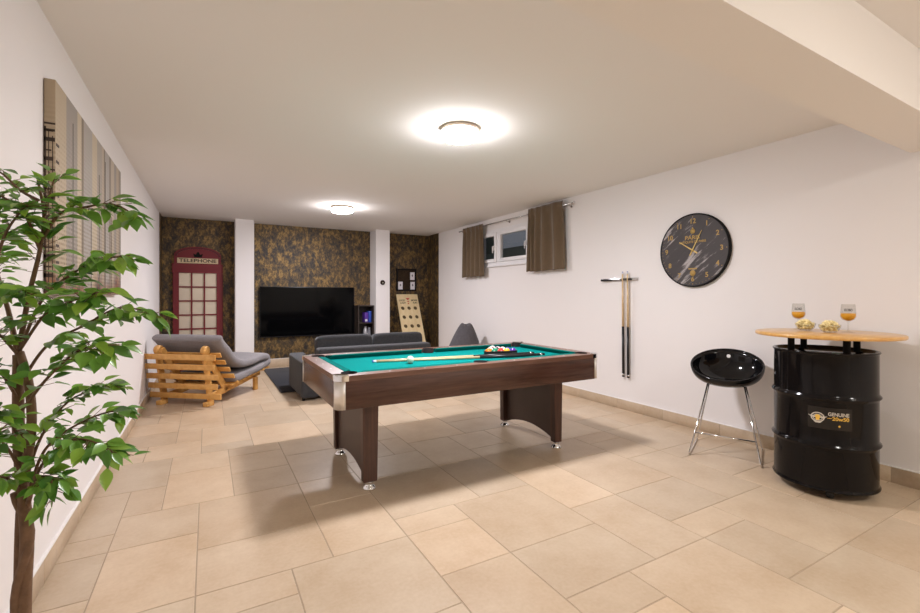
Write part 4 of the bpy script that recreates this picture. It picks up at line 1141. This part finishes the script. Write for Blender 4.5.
for k, pts in BR.items():
    if k in ('trunk', 'stem'): continue
    P = cr_path(pts, 8)
    if k in (1, 2, 3, 4, 5, 9, 'fr'): P = P[:int(len(P) * (.72 if k in (9, 'fr') else .88))]
    bb = MB(); r0 = .0042 if k not in ('fl', 'fr') else .003
    bb.tube(P, [r0 * (1 - .75 * i / len(P)) for i in range(len(P))], 8)
    br = bb.obj('branch', M['bark'], t)
    lb = MB()
    tot = len(P)
    length = sum((P[i + 1] - P[i]).length for i in range(tot - 1))
    start = .22 if isinstance(k, int) else .55
    nL = int(length / .0047 * (1 - start))
    for q in range(nL):
        s = start + (1 - start) * (q + lr.random()) / nL; f = s * (tot - 1); i = min(int(f), tot - 2)
        p = P[i].lerp(P[i + 1], f - i); tg = (P[i + 1] - P[i]).normalized()
        side = tg.cross(Vector((0, 0, 1)))
        side = side.normalized() if side.length > .2 else Vector((1, 0, 0))
        ang = lr.choice((-1, 1)) * lr.uniform(.3, 1.25); up_ = lr.uniform(-.45, .35)
        d = (tg * math.cos(ang) + side * math.sin(ang) + Vector((0, 0, up_ - .12))).normalized()
        # short twig then leaf
        off = d * lr.uniform(.0, .036) + Vector((lr.uniform(-.01, .01), lr.uniform(-.01, .01), lr.uniform(-.012, .012)))
        base = p + off
        if off.length > .012: lb.tube([p, base], .0009, 4, mi=1)
        d2 = (d + Vector((lr.uniform(-.35, .35), lr.uniform(-.35, .35), lr.uniform(-.55, .2)))).normalized()
        L1 = lr.uniform(.036, .057)
        if (base + d2 * L1).x < WALL or base.x < WALL: 
            d2.x = abs(d2.x)
            if base.x < WALL + .005: continue
        nrm = Vector((lr.uniform(-.6, .6), lr.uniform(-.9, .3), 1)).normalized()
        g = lr.random()
        tone = (.075 + .15 * g, .22 + .23 * g, .03 + .04 * g) if lr.random() < .78 else (.26, .45, .055)
        leaf(lb, base, d2, nrm, L1, tone)
    lb.obj('leaves', [M['leaf'], M['bark']], br)

# ------------------------------------------------------------------ world, camera
wd = bpy.data.worlds.new('World'); SC.world = wd; wd.use_nodes = True
bg = wd.node_tree.nodes['Background']; bg.inputs[0].default_value = (.19, .205, .24, 1); bg.inputs[1].default_value = .6
cam = bpy.data.cameras.new('camera'); co = bpy.data.objects.new('camera', cam); COL.objects.link(co)
co.location = (0, 0, 1.25); co.rotation_euler = (R(90), 0, -R(29.5))
cam.sensor_width = 36; cam.lens = 36 * 446 / 920; cam.clip_start = .05
cam.shift_y = -(306.5 - 296) / 920
SC.camera = co
SC.view_settings.view_transform = 'Standard'; SC.view_settings.look = 'None'; SC.view_settings.gamma = 1
SC.view_settings.use_curve_mapping = False
SC.view_settings.exposure = .10
for o in bpy.data.objects:
    if '_o' in o: del o['_o']
